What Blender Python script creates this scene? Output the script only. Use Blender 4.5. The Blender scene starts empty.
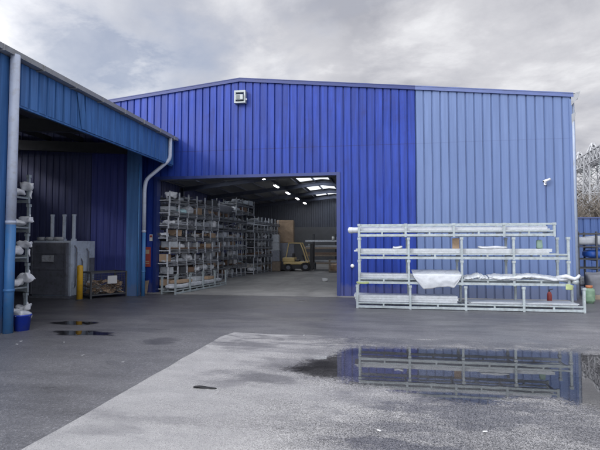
import bpy, math, random
from mathutils import Vector, Matrix, noise as mnoise
random.seed(11)
R = math.radians
scene = bpy.context.scene
col = scene.collection

# ------------------------------------------------------------------ mesh helpers
class MB:
    def __init__(s): s.v = []; s.f = []
    def add(s, vs, fs, M=None):
        b = len(s.v)
        s.v += [tuple(M @ Vector(p)) if M is not None else tuple(p) for p in vs]
        s.f += [tuple(i + b for i in f) for f in fs]
        return s
    def box(s, x0, x1, y0, y1, z0, z1, M=None):
        return s.add([(x0,y0,z0),(x1,y0,z0),(x1,y1,z0),(x0,y1,z0),(x0,y0,z1),(x1,y0,z1),(x1,y1,z1),(x0,y1,z1)],
                     [(3,2,1,0),(4,5,6,7),(0,1,5,4),(1,2,6,5),(2,3,7,6),(3,0,4,7)], M)
    def cyl(s, p, q, r, n=12, r2=None, cap=True):
        p = Vector(p); q = Vector(q); d = q - p
        if d.length < 1e-6: return s
        r2 = r if r2 is None else r2
        d.normalize()
        u = d.cross(Vector((0,0,1)) if abs(d.z) < .9 else Vector((1,0,0))).normalized(); w = d.cross(u)
        vs = []
        for c, rr in ((p, r), (q, r2)):
            for i in range(n):
                a = 2*math.pi*i/n
                vs.append(c + (u*math.cos(a) + w*math.sin(a))*rr)
        fs = [(i, (i+1) % n, n+(i+1) % n, n+i) for i in range(n)]
        if cap: fs += [tuple(range(n-1, -1, -1)), tuple(range(n, 2*n))]
        return s.add(vs, fs)
    def bar(s, p, q, w, h=None):
        h = w if h is None else h
        p = Vector(p); q = Vector(q); d = (q-p); L = d.length
        if L < 1e-6: return s
        d.normalize()
        u = d.cross(Vector((0,0,1)) if abs(d.z) < .95 else Vector((0,1,0))).normalized(); k = u.cross(d)
        vs = []
        for c in (p, q):
            for a, b in ((-1,-1),(1,-1),(1,1),(-1,1)):
                vs.append(c + u*a*w/2 + k*b*h/2)
        return s.add(vs, [(3,2,1,0),(4,5,6,7),(0,1,5,4),(1,2,6,5),(2,3,7,6),(3,0,4,7)])
    def tube(s, pts, r, n=10):
        pts = [Vector(p) for p in pts]
        rings = []
        for i, p in enumerate(pts):
            a = pts[max(i-1,0)]; b = pts[min(i+1,len(pts)-1)]
            d = (b-a).normalized()
            u = d.cross(Vector((.3,.9,.1))).normalized(); w = d.cross(u)
            rr = r[i] if isinstance(r, (list, tuple)) else r
            rings.append([p + (u*math.cos(2*math.pi*k/n) + w*math.sin(2*math.pi*k/n))*rr for k in range(n)])
        vs = [v for g in rings for v in g]; fs = []
        for i in range(len(pts)-1):
            for k in range(n):
                fs.append((i*n+k, i*n+(k+1) % n, (i+1)*n+(k+1) % n, (i+1)*n+k))
        fs += [tuple(range(n-1,-1,-1)), tuple(range((len(pts)-1)*n, len(pts)*n))]
        return s.add(vs, fs)
    def lathe(s, prof, c=(0,0,0), n=16):
        vs = []; m = len(prof)
        for r, z in prof:
            for k in range(n):
                a = 2*math.pi*k/n
                vs.append((c[0]+r*math.cos(a), c[1]+r*math.sin(a), c[2]+z))
        fs = []
        for i in range(m-1):
            for k in range(n):
                fs.append((i*n+k, i*n+(k+1) % n, (i+1)*n+(k+1) % n, (i+1)*n+k))
        fs += [tuple(range(n-1,-1,-1)), tuple(range((m-1)*n, m*n))]
        return s.add(vs, fs)
    def lump(s, x0, x1, y0, y1, z0, z1, n=5, amp=.03, seed=0, sc=3.0):
        """a box with soft rounded, crumpled faces"""
        cx, cy, cz = (x0+x1)/2, (y0+y1)/2, (z0+z1)/2
        hx, hy, hz = (x1-x0)/2, (y1-y0)/2, (z1-z0)/2
        idx = {}; vs = []; fs = []
        def vert(i, j, k):
            key = (i, j, k)
            if key in idx: return idx[key]
            a, b, c = 2*i/n-1, 2*j/n-1, 2*k/n-1
            def rd(t, o1, o2): return t*(1-.10*(o1**4)-.10*(o2**4))
            p = Vector((cx+hx*rd(a,b,c), cy+hy*rd(b,a,c), cz+hz*rd(c,a,b)))
            q = p*sc + Vector((seed*7.3, seed*3.1, seed*1.7))
            p += Vector((mnoise.noise(q), mnoise.noise(q+Vector((9,4,2))), mnoise.noise(q+Vector((3,8,5)))))*amp
            idx[key] = len(vs); vs.append(p); return idx[key]
        for i in range(n):
            for j in range(n):
                fs.append((vert(i,j,0), vert(i,j+1,0), vert(i+1,j+1,0), vert(i+1,j,0)))
                fs.append((vert(i,j,n), vert(i+1,j,n), vert(i+1,j+1,n), vert(i,j+1,n)))
                fs.append((vert(i,0,j), vert(i+1,0,j), vert(i+1,0,j+1), vert(i,0,j+1)))
                fs.append((vert(i,n,j), vert(i,n,j+1), vert(i+1,n,j+1), vert(i+1,n,j)))
                fs.append((vert(0,i,j), vert(0,i,j+1), vert(0,i+1,j+1), vert(0,i+1,j)))
                fs.append((vert(n,i,j), vert(n,i+1,j), vert(n,i+1,j+1), vert(n,i,j+1)))
        return s.add(vs, fs)
    def build(s, name, m, parent=None, smooth=False, bevel=0, loc=None):
        me = bpy.data.meshes.new(name)
        me.from_pydata([tuple(p) for p in s.v], [], s.f); me.update()
        if smooth:
            me.polygons.foreach_set('use_smooth', [True]*len(me.polygons))
        if m: me.materials.append(m)
        o = bpy.data.objects.new(name, me); col.objects.link(o)
        if parent: o.parent = parent
        if loc: o.location = loc
        if bevel:
            b = o.modifiers.new('bevel', 'BEVEL'); b.width = bevel; b.segments = 2; b.limit_method = 'ANGLE'
        return o

def thing(name, label, cat, loc=(0,0,0), rz=0, group=None):
    o = bpy.data.objects.new(name, None); col.objects.link(o)
    o.location = loc; o.rotation_euler = (0,0,rz); o.empty_display_size = .2
    return tag(o, label, cat, group)
def tag(o, label, cat, group=None):
    o['label'] = label; o['category'] = cat
    if group: o['group'] = group
    return o
def struct(o, kind='structure'):
    o['kind'] = kind; return o
def dup(root, loc, rz, label, group=None):
    r = root.copy(); col.objects.link(r); r.location = loc; r.rotation_euler = (0,0,rz); r['label'] = label
    if group: r['group'] = group
    for ch in list(root.children):
        c = ch.copy(); col.objects.link(c); c.parent = r
        for g in list(ch.children):
            d = g.copy(); col.objects.link(d); d.parent = c
    return r
ORD = ['first','second','third','fourth','fifth','sixth','seventh','eighth','ninth','tenth']

# ------------------------------------------------------------------ camera geometry shared with the layout
FPX = 460.; HC = 1.6
PITCH = math.atan(20.3/460); YAW = math.atan(76/460*math.cos(PITCH))

cF = Vector((-math.sin(YAW)*math.cos(PITCH), math.cos(YAW)*math.cos(PITCH), math.sin(PITCH))); cR = Vector((math.cos(YAW), math.sin(YAW), 0)); cU = cR.cross(cF)
def gp(x, y):                                                # plan position of a ground point measured off the photograph
    d = cF*FPX + cR*(x-300) + cU*(225-y); k = -HC/d.z
    return (d.x*k, d.y*k)
# damp smears on the ground: measured in the photograph, laid out in plan (x, y, half width, half depth, strength)
def smear(px, py, wpx, hpx, k):
    x, y = gp(px, py); x1, _ = gp(px+wpx, py); _, y1 = gp(px, py-hpx)
    return (x, y, abs(x1-x), abs(y1-y), k)
WET = [smear(*a) for a in [(470,343,230,7,.85),(500,438,170,22,.45),(380,400,60,8,.4),(245,345,40,4,.8),(300,366,42,7,.75),(262,378,46,5,.75),(222,372,22,4,.5),(225,384,40,3,.5),(390,445,70,9,1.),(330,440,40,6,.6),(480,412,110,16,.85),(560,425,60,16,.7),(415,428,50,8,.7),(150,420,70,4,.35),(300,350,60,4,.5),(120,432,40,5,.3),(555,380,60,18,1.)]]
STAIN = [smear(*a) for a in [(163,341,13,4,.8),(185,352,40,4,.25),(120,330,45,3,.5),(280,325,70,3,.4),(75,323,30,5,.8),(85,334,34,5,.8),(400,325,120,4,.3)]]

# ------------------------------------------------------------------ materials
def nodes(name):
    m = bpy.data.materials.new(name); m.use_nodes = True
    t = m.node_tree; t.nodes.clear()
    out = t.nodes.new('ShaderNodeOutputMaterial')
    return m, t, out
def N(t, typ, **kw):
    n = t.nodes.new(typ)
    for k, v in kw.items():
        if k.startswith('i_'): n.inputs[k[2:].replace('_',' ')].default_value = v
        else: setattr(n, k, v)
    return n
def ramp(t, src, stops):
    r = t.nodes.new('ShaderNodeValToRGB'); e = r.color_ramp.elements
    while len(e) < len(stops): e.new(.5)
    for el, (p, c) in zip(e, stops):
        el.position = p; el.color = (c, c, c, 1) if not isinstance(c, (tuple, list)) else (*c, 1)
    t.links.new(src, r.inputs[0]); return r
def mixc(t, fac, a, b, mode='MIX'):
    n = t.nodes.new('ShaderNodeMix'); n.data_type = 'RGBA'; n.blend_type = mode
    for sock, v in ((n.inputs[0], fac), (n.inputs[6], a), (n.inputs[7], b)):
        if isinstance(v, bpy.types.NodeSocket): t.links.new(v, sock)
        elif isinstance(v, (tuple, list)): sock.default_value = (*v, 1) if len(v) == 3 else v
        else: sock.default_value = v
    return n.outputs[2]
def math_(t, op, a, b=None, clamp=False):
    n = t.nodes.new('ShaderNodeMath'); n.operation = op; n.use_clamp = clamp
    for s, v in zip(n.inputs, (a, b)):
        if v is None: continue
        if isinstance(v, bpy.types.NodeSocket): t.links.new(v, s)
        else: s.default_value = v
    return n.outputs[0]
def noise(t, vec, scale, detail=4, rough=.55, dist=0):
    n = t.nodes.new('ShaderNodeTexNoise'); n.inputs['Scale'].default_value = scale
    n.inputs['Detail'].default_value = detail; n.inputs['Roughness'].default_value = rough; n.inputs['Distortion'].default_value = dist
    if vec is not None: t.links.new(vec, n.inputs['Vector'])
    return n.outputs['Fac']
def mapping(t, src, scale=(1,1,1), loc=(0,0,0)):
    m = t.nodes.new('ShaderNodeMapping'); m.inputs['Scale'].default_value = scale; m.inputs['Location'].default_value = loc
    t.links.new(src, m.inputs['Vector']); return m.outputs[0]

def simple(name, c, rough=.5, metal=0., var=.15, scale=3., dirt=None, bump=0., spec=.5):
    """paint / plastic / metal with uneven tone, optional dirt patches"""
    m, t, out = nodes(name)
    co = t.nodes.new('ShaderNodeTexCoord').outputs['Object']
    p = N(t, 'ShaderNodeBsdfPrincipled'); t.links.new(p.outputs[0], out.inputs[0])
    n1 = noise(t, co, scale, 6, .6)
    r1 = ramp(t, n1, [(.25, 1-var), (.75, 1+var*.6)])
    cc = mixc(t, 1., c, r1.outputs[0], 'MULTIPLY')
    if dirt:
        n2 = noise(t, co, scale*2.7, 8, .68)
        r2 = ramp(t, n2, [(.5, 0.), (.72, .8)])
        cc = mixc(t, r2.outputs[0], cc, dirt)
    t.links.new(cc, p.inputs['Base Color'])
    rr = ramp(t, n1, [(.2, max(rough-.1, .02)), (.8, min(rough+.12, 1))]); t.links.new(rr.outputs[0], p.inputs['Roughness'])
    p.inputs['Metallic'].default_value = metal; p.inputs['Specular IOR Level'].default_value = spec
    if bump:
        b = N(t, 'ShaderNodeBump'); b.inputs['Strength'].default_value = bump; b.inputs['Distance'].default_value = .01
        t.links.new(noise(t, co, scale*8, 4), b.inputs['Height']); t.links.new(b.outputs[0], p.inputs['Normal'])
    return m

def cladding(name, c, c2, axis=0, pitch=.25, rough=.45, streak=.36, grime=(.05,.045,.05), gamt=.5, low=.38):
    """painted steel sheet: each sheet a slightly different tone, vertical rain streaks, grime patches and a splashed base"""
    m, t, out = nodes(name)
    co = t.nodes.new('ShaderNodeTexCoord').outputs['Object']
    sep = N(t, 'ShaderNodeSeparateXYZ'); t.links.new(co, sep.inputs[0])
    u = sep.outputs[axis]
    p = N(t, 'ShaderNodeBsdfPrincipled'); t.links.new(p.outputs[0], out.inputs[0]); p.inputs['Specular IOR Level'].default_value = .3
    cell = math_(t, 'FLOOR', math_(t, 'DIVIDE', u, pitch))
    wn = N(t, 'ShaderNodeTexWhiteNoise', noise_dimensions='1D'); t.links.new(cell, wn.inputs['W'])
    cell3 = math_(t, 'FLOOR', math_(t, 'DIVIDE', u, pitch*3))
    wn3 = N(t, 'ShaderNodeTexWhiteNoise', noise_dimensions='1D'); t.links.new(math_(t, 'ADD', cell3, 77.3), wn3.inputs['W'])
    tone = math_(t, 'ADD', math_(t, 'MULTIPLY', wn.outputs[0], .45), math_(t, 'MULTIPLY', wn3.outputs[0], .55))
    sc = (7, 7, .35)
    st = noise(t, mapping(t, co, sc), 1.6, 6, .6)
    blot = noise(t, co, .55, 6, .62, .6)
    f = math_(t, 'ADD', math_(t, 'MULTIPLY', tone, .5), math_(t, 'MULTIPLY', st, .8)); f = math_(t, 'SUBTRACT', f, .2, True)
    cc = mixc(t, f, c, c2)
    r = ramp(t, st, [(.42, 1-streak), (.62, 1.)]); cc = mixc(t, .8, cc, r.outputs[0], 'MULTIPLY')
    g = ramp(t, noise(t, mapping(t, co, (1.2,1.2,.9), (3,1,2)), 1.3, 9, .7, .4), [(.54, 0.), (.74, gamt)])
    cc = mixc(t, g.outputs[0], cc, grime)
    # splashed, scuffed foot of the sheets
    hz = math_(t, 'ADD', sep.outputs[2], math_(t, 'MULTIPLY', noise(t, mapping(t, co, (5,5,2)), 1.5, 6, .7), -.55))
    b = ramp(t, hz, [(0., low), (.12, 0.)]); cc = mixc(t, b.outputs[0], cc, (.16,.15,.15))
    if axis == 0 and pitch == .25:                              # end lap where the upper sheets overhang the lower ones
        zz = math_(t, 'ADD', sep.outputs[2], math_(t, 'MULTIPLY', wn3.outputs[0], .01))
        q = math_(t, 'LESS_THAN', math_(t, 'ABSOLUTE', math_(t, 'SUBTRACT', zz, 4.78)), .012)
        cc = mixc(t, math_(t, 'MULTIPLY', q, .55), cc, grime)
        lower = math_(t, 'LESS_THAN', zz, 4.77); cc = mixc(t, math_(t, 'MULTIPLY', lower, .22), cc, c)
    t.links.new(cc, p.inputs['Base Color'])
    rr = ramp(t, blot, [(.3, rough-.08), (.7, rough+.15)]); t.links.new(rr.outputs[0], p.inputs['Roughness'])
    bp = N(t, 'ShaderNodeBump'); bp.inputs['Strength'].default_value = .25; bp.inputs['Distance'].default_value = .02
    t.links.new(noise(t, mapping(t, co, (1,1,.5)), 2.2, 3), bp.inputs['Height']); t.links.new(bp.outputs[0], p.inputs['Normal'])
    return m

M = {}
M['navy'] = cladding('cladding_deep_blue', (.011,.036,.25), (.019,.055,.36), pitch=.25, grime=(.012,.014,.10))
M['pale'] = cladding('cladding_pale_blue', (.10,.150,.30), (.135,.195,.365), pitch=.25, streak=.10, gamt=.16, grime=(.085,.12,.24))
M['mid']  = cladding('cladding_mid_blue', (.05,.16,.42), (.085,.215,.51), axis=1, gamt=.15, grime=(.03,.06,.16))
M['midx'] = cladding('cladding_mid_blue_end', (.07,.18,.43), (.088,.21,.48), axis=0, gamt=.25)
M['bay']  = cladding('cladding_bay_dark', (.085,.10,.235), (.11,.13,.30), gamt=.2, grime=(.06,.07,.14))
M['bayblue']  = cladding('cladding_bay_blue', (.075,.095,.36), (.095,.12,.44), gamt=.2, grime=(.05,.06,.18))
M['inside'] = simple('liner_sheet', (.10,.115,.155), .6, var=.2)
M['fence'] = cladding('cladding_fence', (.085,.15,.37), (.11,.19,.43), gamt=.3)
M['trim_navy'] = simple('flashing_navy', (.014,.03,.15), .4, var=.2)
M['trim_pale'] = simple('flashing_slate', (.085,.12,.28), .4, var=.2)
M['gutter'] = simple('gutter_grey', (.27,.285,.31), .4, var=.2, dirt=(.2,.2,.19))
M['pipe_white'] = simple('pipe_pale', (.47,.53,.66), .4, var=.12, dirt=(.35,.36,.4))
M['pipe_grey'] = simple('pipe_blue_grey', (.27,.32,.42), .45, var=.15, dirt=(.22,.24,.28))
M['pipe_blue'] = simple('pipe_blue', (.05,.18,.42), .4, var=.2, dirt=(.1,.16,.28))
M['roof'] = simple('roof_sheet', (.26,.27,.29), .5, var=.2)
M['galv'] = simple('galvanised_pale', (.345,.40,.43), .42, .15, var=.3, scale=7, dirt=(.21,.22,.20))
M['galv_dull'] = simple('galvanised_dull', (.58,.62,.68), .5, .1, var=.3, scale=5, dirt=(.13,.11,.10))
M['steel'] = simple('painted_steel_dark', (.07,.075,.085), .5, .2, var=.3)
M['steel_mid'] = simple('painted_steel_worn', (.20,.215,.24), .5, .2, var=.4, scale=4, dirt=(.10,.07,.05))
M['steel_blue'] = simple('rafter_steel', (.085,.10,.15), .5, .1, var=.3)
M['white'] = simple('white_film', (.46,.49,.535), .26, var=.10, scale=5, dirt=(.38,.41,.44), bump=.3)
M['film'] = simple('white_film_lightened', (.74,.77,.82), .35, var=.15, scale=5, dirt=(.55,.57,.6), bump=.3)  # white film made paler in its colour to brighten the dim interior
M['whiteboard'] = simple('white_profile', (.44,.475,.515), .38, var=.22, scale=9, dirt=(.31,.33,.34))
M['mint'] = simple('mint_film', (.30,.44,.36), .4, var=.15, scale=7)
M['hivis'] = simple('yellow_green_tape', (.30,.36,.17), .5, var=.15, scale=12)
M['card'] = simple('cardboard', (.40,.29,.20), .85, var=.25, scale=5, dirt=(.26,.18,.12))
M['paper'] = simple('white_paper', (.56,.57,.58), .7, var=.08)
M['alu'] = simple('mill_aluminium', (.46,.49,.53), .35, .45, var=.3, scale=4)
M['brownpart'] = simple('brown_profile', (.20,.13,.09), .55, var=.3)
M['cyan'] = simple('pale_cyan_film', (.45,.68,.74), .35, var=.15)
M['yellow'] = simple('yellow_paint', (.72,.42,.03), .45, var=.15, scale=5, dirt=(.35,.22,.06))
M['forky'] = simple('forklift_cream_yellow', (.66,.50,.22), .4, var=.15)
M['black'] = simple('black_rubber', (.018,.018,.02), .7, var=.3)
M['blackpl'] = simple('black_plastic', (.03,.03,.034), .45, var=.2)
M['red'] = simple('red_paint', (.30,.05,.045), .45, var=.15)
M['orange'] = simple('orange_plastic', (.42,.15,.06), .5, var=.15)
M['green'] = simple('pale_green_paint', (.15,.25,.17), .45, var=.18, dirt=(.25,.36,.25))
M['bucket'] = simple('blue_plastic', (.015,.05,.45), .4, var=.25, dirt=(.06,.08,.25))
M['machine'] = simple('machine_dark', (.19,.205,.25), .42, .2, var=.25, dirt=(.10,.10,.11))
M['machine_side'] = simple('machine_grey_blue', (.52,.60,.72), .42, var=.2, dirt=(.3,.35,.42))
M['lamp_grey'] = simple('cast_grey', (.36,.40,.41), .5, var=.15)
M['lamp_glass'] = simple('lamp_glass', (.10,.12,.12), .1, var=.1)
M['camwhite'] = simple('camera_white', (.78,.79,.80), .35, var=.06)
M['bark'] = simple('bark', (.12,.105,.09), .85, var=.3, scale=6)
M['pylon'] = simple('pylon_zinc', (.34,.35,.37), .5, .3, var=.15)
M['tarpblue'] = simple('blue_tarpaulin', (.03,.12,.50), .4, var=.2)
M['greybag'] = simple('grey_bag', (.20,.21,.24), .7, var=.3)
M['timber'] = simple('weathered_timber', (.25,.20,.155), .8, var=.3, scale=7)
M['wire'] = simple('cable_black', (.03,.03,.03), .6, var=.1)
M['blockwall'] = simple('pale_block_wall', (.15,.16,.18), .8, var=.2, scale=1.5)

# strip lamps (lit in the photograph)
m, t, out = nodes('lit_tube'); e = N(t, 'ShaderNodeEmission'); e.inputs[0].default_value = (1,.97,.92,1); e.inputs[1].default_value = 60
t.links.new(e.outputs[0], out.inputs[0]); M['tube'] = m
# translucent roof sheet
m, t, out = nodes('rooflight_sheet')
tr = N(t, 'ShaderNodeBsdfTransparent'); tr.inputs[0].default_value = (.85,.9,.95,1)
tl = N(t, 'ShaderNodeBsdfTranslucent'); tl.inputs[0].default_value = (.8,.84,.88,1)
mx = N(t, 'ShaderNodeMixShader'); mx.inputs[0].default_value = .45
t.links.new(tr.outputs[0], mx.inputs[1]); t.links.new(tl.outputs[0], mx.inputs[2]); t.links.new(mx.outputs[0], out.inputs[0]); M['rooflight'] = m

# asphalt (smooth, dark, damp)
def asphalt():
    m, t, out = nodes('damp_asphalt')
    co = t.nodes.new('ShaderNodeTexCoord').outputs['Object']
    p = N(t, 'ShaderNodeBsdfPrincipled'); t.links.new(p.outputs[0], out.inputs[0])
    big = noise(t, co, .35, 6, .6, .5); mid = noise(t, mapping(t, co, (.6,1.6,1)), 1.1, 7, .62); fine = noise(t, co, 55, 3, .6)
    vor = N(t, 'ShaderNodeTexVoronoi'); vor.inputs['Scale'].default_value = 75; t.links.new(co, vor.inputs['Vector'])
    c = mixc(t, ramp(t, big, [(.3,0.),(.72,1.)]).outputs[0], (.145,.145,.155), (.235,.234,.242))
    c = mixc(t, .8, c, ramp(t, mid, [(.32,.72),(.7,1.12)]).outputs[0], 'MULTIPLY')
    wn = N(t, 'ShaderNodeTexWhiteNoise', noise_dimensions='3D'); t.links.new(vor.outputs['Color'], wn.inputs['Vector'])
    c = mixc(t, 1., c, ramp(t, wn.outputs[0], [(.0,.72),(.8,1.06),(.97,1.3),(1.,1.7)]).outputs[0], 'MULTIPLY')
    sep = N(t, 'ShaderNodeSeparateXYZ'); t.links.new(co, sep.inputs[0])
    far = math_(t, 'ADD', math_(t, 'MULTIPLY', sep.outputs[1], .085), math_(t, 'MULTIPLY', math_(t, 'SUBTRACT', mid, .5), 1.3))
    damp = ramp(t, far, [(.52,0.),(.92,1.)]).outputs[0]          # washed by the roof water: darker along the front of the building
    for x, y, rx, ry, k in STAIN:
        n = N(t, 'ShaderNodeVectorMath', operation='LENGTH'); t.links.new(mapping(t, co, (1/rx, 1/ry, 0), (-x/rx, -y/ry, 0)), n.inputs[0])
        v = math_(t, 'ADD', n.outputs['Value'], math_(t, 'MULTIPLY', math_(t, 'SUBTRACT', mid, .5), 4.5))
        m_ = N(t, 'ShaderNodeMapRange', interpolation_type='SMOOTHSTEP'); m_.inputs[1].default_value = 1.5; m_.inputs[2].default_value = .2; m_.inputs[4].default_value = k
        t.links.new(v, m_.inputs[0]); damp = math_(t, 'MAXIMUM', damp, m_.outputs[0])
    c = mixc(t, damp, c, mixc(t, 1., c, (.46,.46,.50), 'MULTIPLY'))
    t.links.new(c, p.inputs['Base Color'])
    rr = ramp(t, math_(t, 'ADD', math_(t, 'MULTIPLY', big, .5), math_(t, 'MULTIPLY', mid, .5)), [(.36,.26),(.62,.52)])
    t.links.new(rr.outputs[0], p.inputs['Roughness'])
    b = N(t, 'ShaderNodeBump'); b.inputs['Strength'].default_value = .55; b.inputs['Distance'].default_value = .006
    h = math_(t, 'ADD', vor.outputs['Distance'], math_(t, 'MULTIPLY', fine, .6)); t.links.new(h, b.inputs['Height'])
    t.links.new(b.outputs[0], p.inputs['Normal'])
    return m
M['asphalt'] = asphalt()

# coarse worn tarmac: light aggregate, wetter and darker in patches
def tarmac():
    m, t, out = nodes('worn_coarse_tarmac')
    co = t.nodes.new('ShaderNodeTexCoord').outputs['Object']
    p = N(t, 'ShaderNodeBsdfPrincipled'); t.links.new(p.outputs[0], out.inputs[0])
    sep = N(t, 'ShaderNodeSeparateXYZ'); t.links.new(co, sep.inputs[0])
    vor = N(t, 'ShaderNodeTexVoronoi'); vor.inputs['Scale'].default_value = 120; t.links.new(co, vor.inputs['Vector'])
    wn = N(t, 'ShaderNodeTexWhiteNoise', noise_dimensions='3D'); t.links.new(vor.outputs['Color'], wn.inputs['Vector'])
    big = noise(t, mapping(t, co, (.55,1.2,1), (4.2,1.3,0)), .75, 6, .6, .7)
    mid = noise(t, mapping(t, co, (.8,1.5,1)), 2.3, 7, .65, .4)
    streak = noise(t, mapping(t, co, (.45,2.2,1), (1,6,0)), 1.1, 6, .6, .9)
    c = mixc(t, ramp(t, mid, [(.3,0.),(.7,1.)]).outputs[0], (.25,.248,.252), (.37,.366,.366))
    # pits of dark binder between the stones, sparse near the left joint and closer together to the right
    pit = math_(t, 'ADD', math_(t, 'MULTIPLY', sep.outputs[0], .15), math_(t, 'MULTIPLY', math_(t, 'ADD', big, math_(t, 'MULTIPLY', mid, .6)), .95))
    pitc = ramp(t, pit, [(.42,.0),(.85,1.)]).outputs[0]
    stones = ramp(t, wn.outputs[0], [(0.,.20),(.34,.48),(.6,.85),(.93,1.12),(1.,1.5)]).outputs[0]
    soft = ramp(t, wn.outputs[0], [(0.,.8),(.12,1.1),(.9,1.3),(1.,1.45)]).outputs[0]
    c = mixc(t, 1., c, mixc(t, pitc, soft, stones), 'MULTIPLY')
    # damp: the ground falls towards the right, so it is wetter there
    d = math_(t, 'ADD', math_(t, 'MULTIPLY', sep.outputs[0], .055), math_(t, 'MULTIPLY', math_(t, 'ADD', big, math_(t, 'MULTIPLY', mid, .35)), 1.0))
    wet = ramp(t, math_(t, 'ADD', d, math_(t, 'MULTIPLY', math_(t, 'SUBTRACT', streak, .5), .6)), [(.72,0.),(.96,.8)]).outputs[0]
    wob = math_(t, 'SUBTRACT', math_(t, 'ADD', math_(t, 'MULTIPLY', mid, .6), math_(t, 'MULTIPLY', noise(t, mapping(t, co, (.6,2.4,1), (5,5,5)), 3.2, 7, .68), .4)), .5)
    for x, y, rx, ry, k in WET:
        n = N(t, 'ShaderNodeVectorMath', operation='LENGTH'); t.links.new(mapping(t, co, (1/rx, 1/ry, 0), (-x/rx, -y/ry, 0)), n.inputs[0])
        v = math_(t, 'ADD', n.outputs['Value'], math_(t, 'MULTIPLY', wob, 5.5))
        m_ = N(t, 'ShaderNodeMapRange', interpolation_type='SMOOTHSTEP'); m_.inputs[1].default_value = 1.5; m_.inputs[2].default_value = .3; m_.inputs[4].default_value = k
        t.links.new(v, m_.inputs[0]); wet = math_(t, 'MAXIMUM', wet, m_.outputs[0])
    c = mixc(t, wet, c, mixc(t, 1., c, (.40,.40,.43), 'MULTIPLY'))
    t.links.new(c, p.inputs['Base Color'])
    rr = mixc(t, wet, (.6,.6,.6), (.26,.26,.26)); t.links.new(rr, p.inputs['Roughness'])
    b = N(t, 'ShaderNodeBump'); b.inputs['Distance'].default_value = .006
    t.links.new(mixc(t, wet, (.6,.6,.6), (.4,.4,.4)), b.inputs['Strength'])
    h = math_(t, 'SUBTRACT', math_(t, 'MULTIPLY', wn.outputs[0], .5), vor.outputs['Distance']); t.links.new(h, b.inputs['Height'])
    t.links.new(b.outputs[0], p.inputs['Normal'])
    return m
M['tarmac'] = tarmac()

def concrete():
    m, t, out = nodes('worn_concrete_floor')
    co = t.nodes.new('ShaderNodeTexCoord').outputs['Object']
    p = N(t, 'ShaderNodeBsdfPrincipled'); t.links.new(p.outputs[0], out.inputs[0])
    a = noise(t, mapping(t, co, (.5,.16,1)), 1.6, 7, .65, .8); b = noise(t, co, 1.0, 7, .6)
    c = mixc(t, ramp(t, b, [(.3,0.),(.7,1.)]).outputs[0], (.16,.16,.162), (.27,.268,.265))
    c = mixc(t, ramp(t, a, [(.45,0.),(.66,.75)]).outputs[0], c, (.10,.10,.105))
    t.links.new(c, p.inputs['Base Color']); p.inputs['Roughness'].default_value = .55
    return m
M['concrete'] = concrete()

def water(name, lo, hi, amp, dark=.86, grain=.17):
    m, t, out = nodes(name)
    co = t.nodes.new('ShaderNodeTexCoord').outputs['Object']
    at = N(t, 'ShaderNodeAttribute', attribute_name='depth')
    vor = N(t, 'ShaderNodeTexVoronoi'); vor.inputs['Scale'].default_value = 48; t.links.new(co, vor.inputs['Vector'])
    wn = N(t, 'ShaderNodeTexWhiteNoise', noise_dimensions='3D'); t.links.new(vor.outputs['Color'], wn.inputs['Vector'])
    n1 = noise(t, mapping(t, co, (.7,1.6,1)), 2.6, 6, .6)
    d = math_(t, 'ADD', at.outputs['Fac'], math_(t, 'MULTIPLY', math_(t, 'SUBTRACT', n1, .5), amp))
    d = math_(t, 'SUBTRACT', d, math_(t, 'MULTIPLY', wn.outputs[0], grain))
    mask = N(t, 'ShaderNodeMapRange', interpolation_type='SMOOTHSTEP'); mask.inputs[1].default_value = lo; mask.inputs[2].default_value = hi
    t.links.new(d, mask.inputs[0])
    fr = N(t, 'ShaderNodeFresnel'); fr.inputs[0].default_value = 1.95
    g = N(t, 'ShaderNodeBsdfGlossy'); g.inputs['Roughness'].default_value = .012
    bp = N(t, 'ShaderNodeBump'); bp.inputs['Strength'].default_value = .02; bp.inputs['Distance'].default_value = .02
    t.links.new(noise(t, mapping(t, co, (1,.5,1)), 3.5, 2), bp.inputs['Height']); t.links.new(bp.outputs[0], g.inputs['Normal'])
    tr = N(t, 'ShaderNodeBsdfTransparent'); tr.inputs[0].default_value = (dark,dark,dark*1.04,1)
    w = N(t, 'ShaderNodeMixShader'); t.links.new(fr.outputs[0], w.inputs[0]); t.links.new(tr.outputs[0], w.inputs[1]); t.links.new(g.outputs[0], w.inputs[2])
    clear = N(t, 'ShaderNodeBsdfTransparent')
    mx = N(t, 'ShaderNodeMixShader'); t.links.new(mask.outputs[0], mx.inputs[0]); t.links.new(clear.outputs[0], mx.inputs[1]); t.links.new(w.outputs[0], mx.inputs[2])
    t.links.new(mx.outputs[0], out.inputs[0])
    return m
M['water'] = water('rain_water', .05, .32, .46)
M['water_small'] = water('rain_water_thin', -.01, .10, .14, .45, .03)

# ------------------------------------------------------------------ ground
YF = 14.63                                                   # front wall of the warehouse
struct(MB().box(-250, 250, -60, 500, -.3, 0).build('ground', M['asphalt']))
def slab(name, poly, z, m):
    b = MB(); n = len(poly)
    b.add([(x,y,z) for x,y in poly], [tuple(range(n))])
    return struct(b.build(name, m))
edge = []
for i in range(60):                                          # ragged far edge of the coarse tarmac
    x = -2.58 + i*.35; edge.append((x, 8.2 - .02*i*.35 + .10*mnoise.noise(Vector((x*1.3, 2, 0))) + .05*mnoise.noise(Vector((x*5, 7, 0)))))
left = []
for i in range(40):
    y = -8 + i*.405; left.append((-2.72 + .02*mnoise.noise(Vector((3, y*2, 0))) + (.012*(y-5)), y))
slab('worn_tarmac', left + edge + [(edge[-1][0], -8)], .004, M['tarmac'])
struct(MB().add([(-14.4,14.2,.005),(5.5,14.2,.005),(5.5,49.8,.005),(-14.4,49.8,.005)], [(0,1,2,3)]).build('warehouse_floor', M['concrete']))

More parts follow.
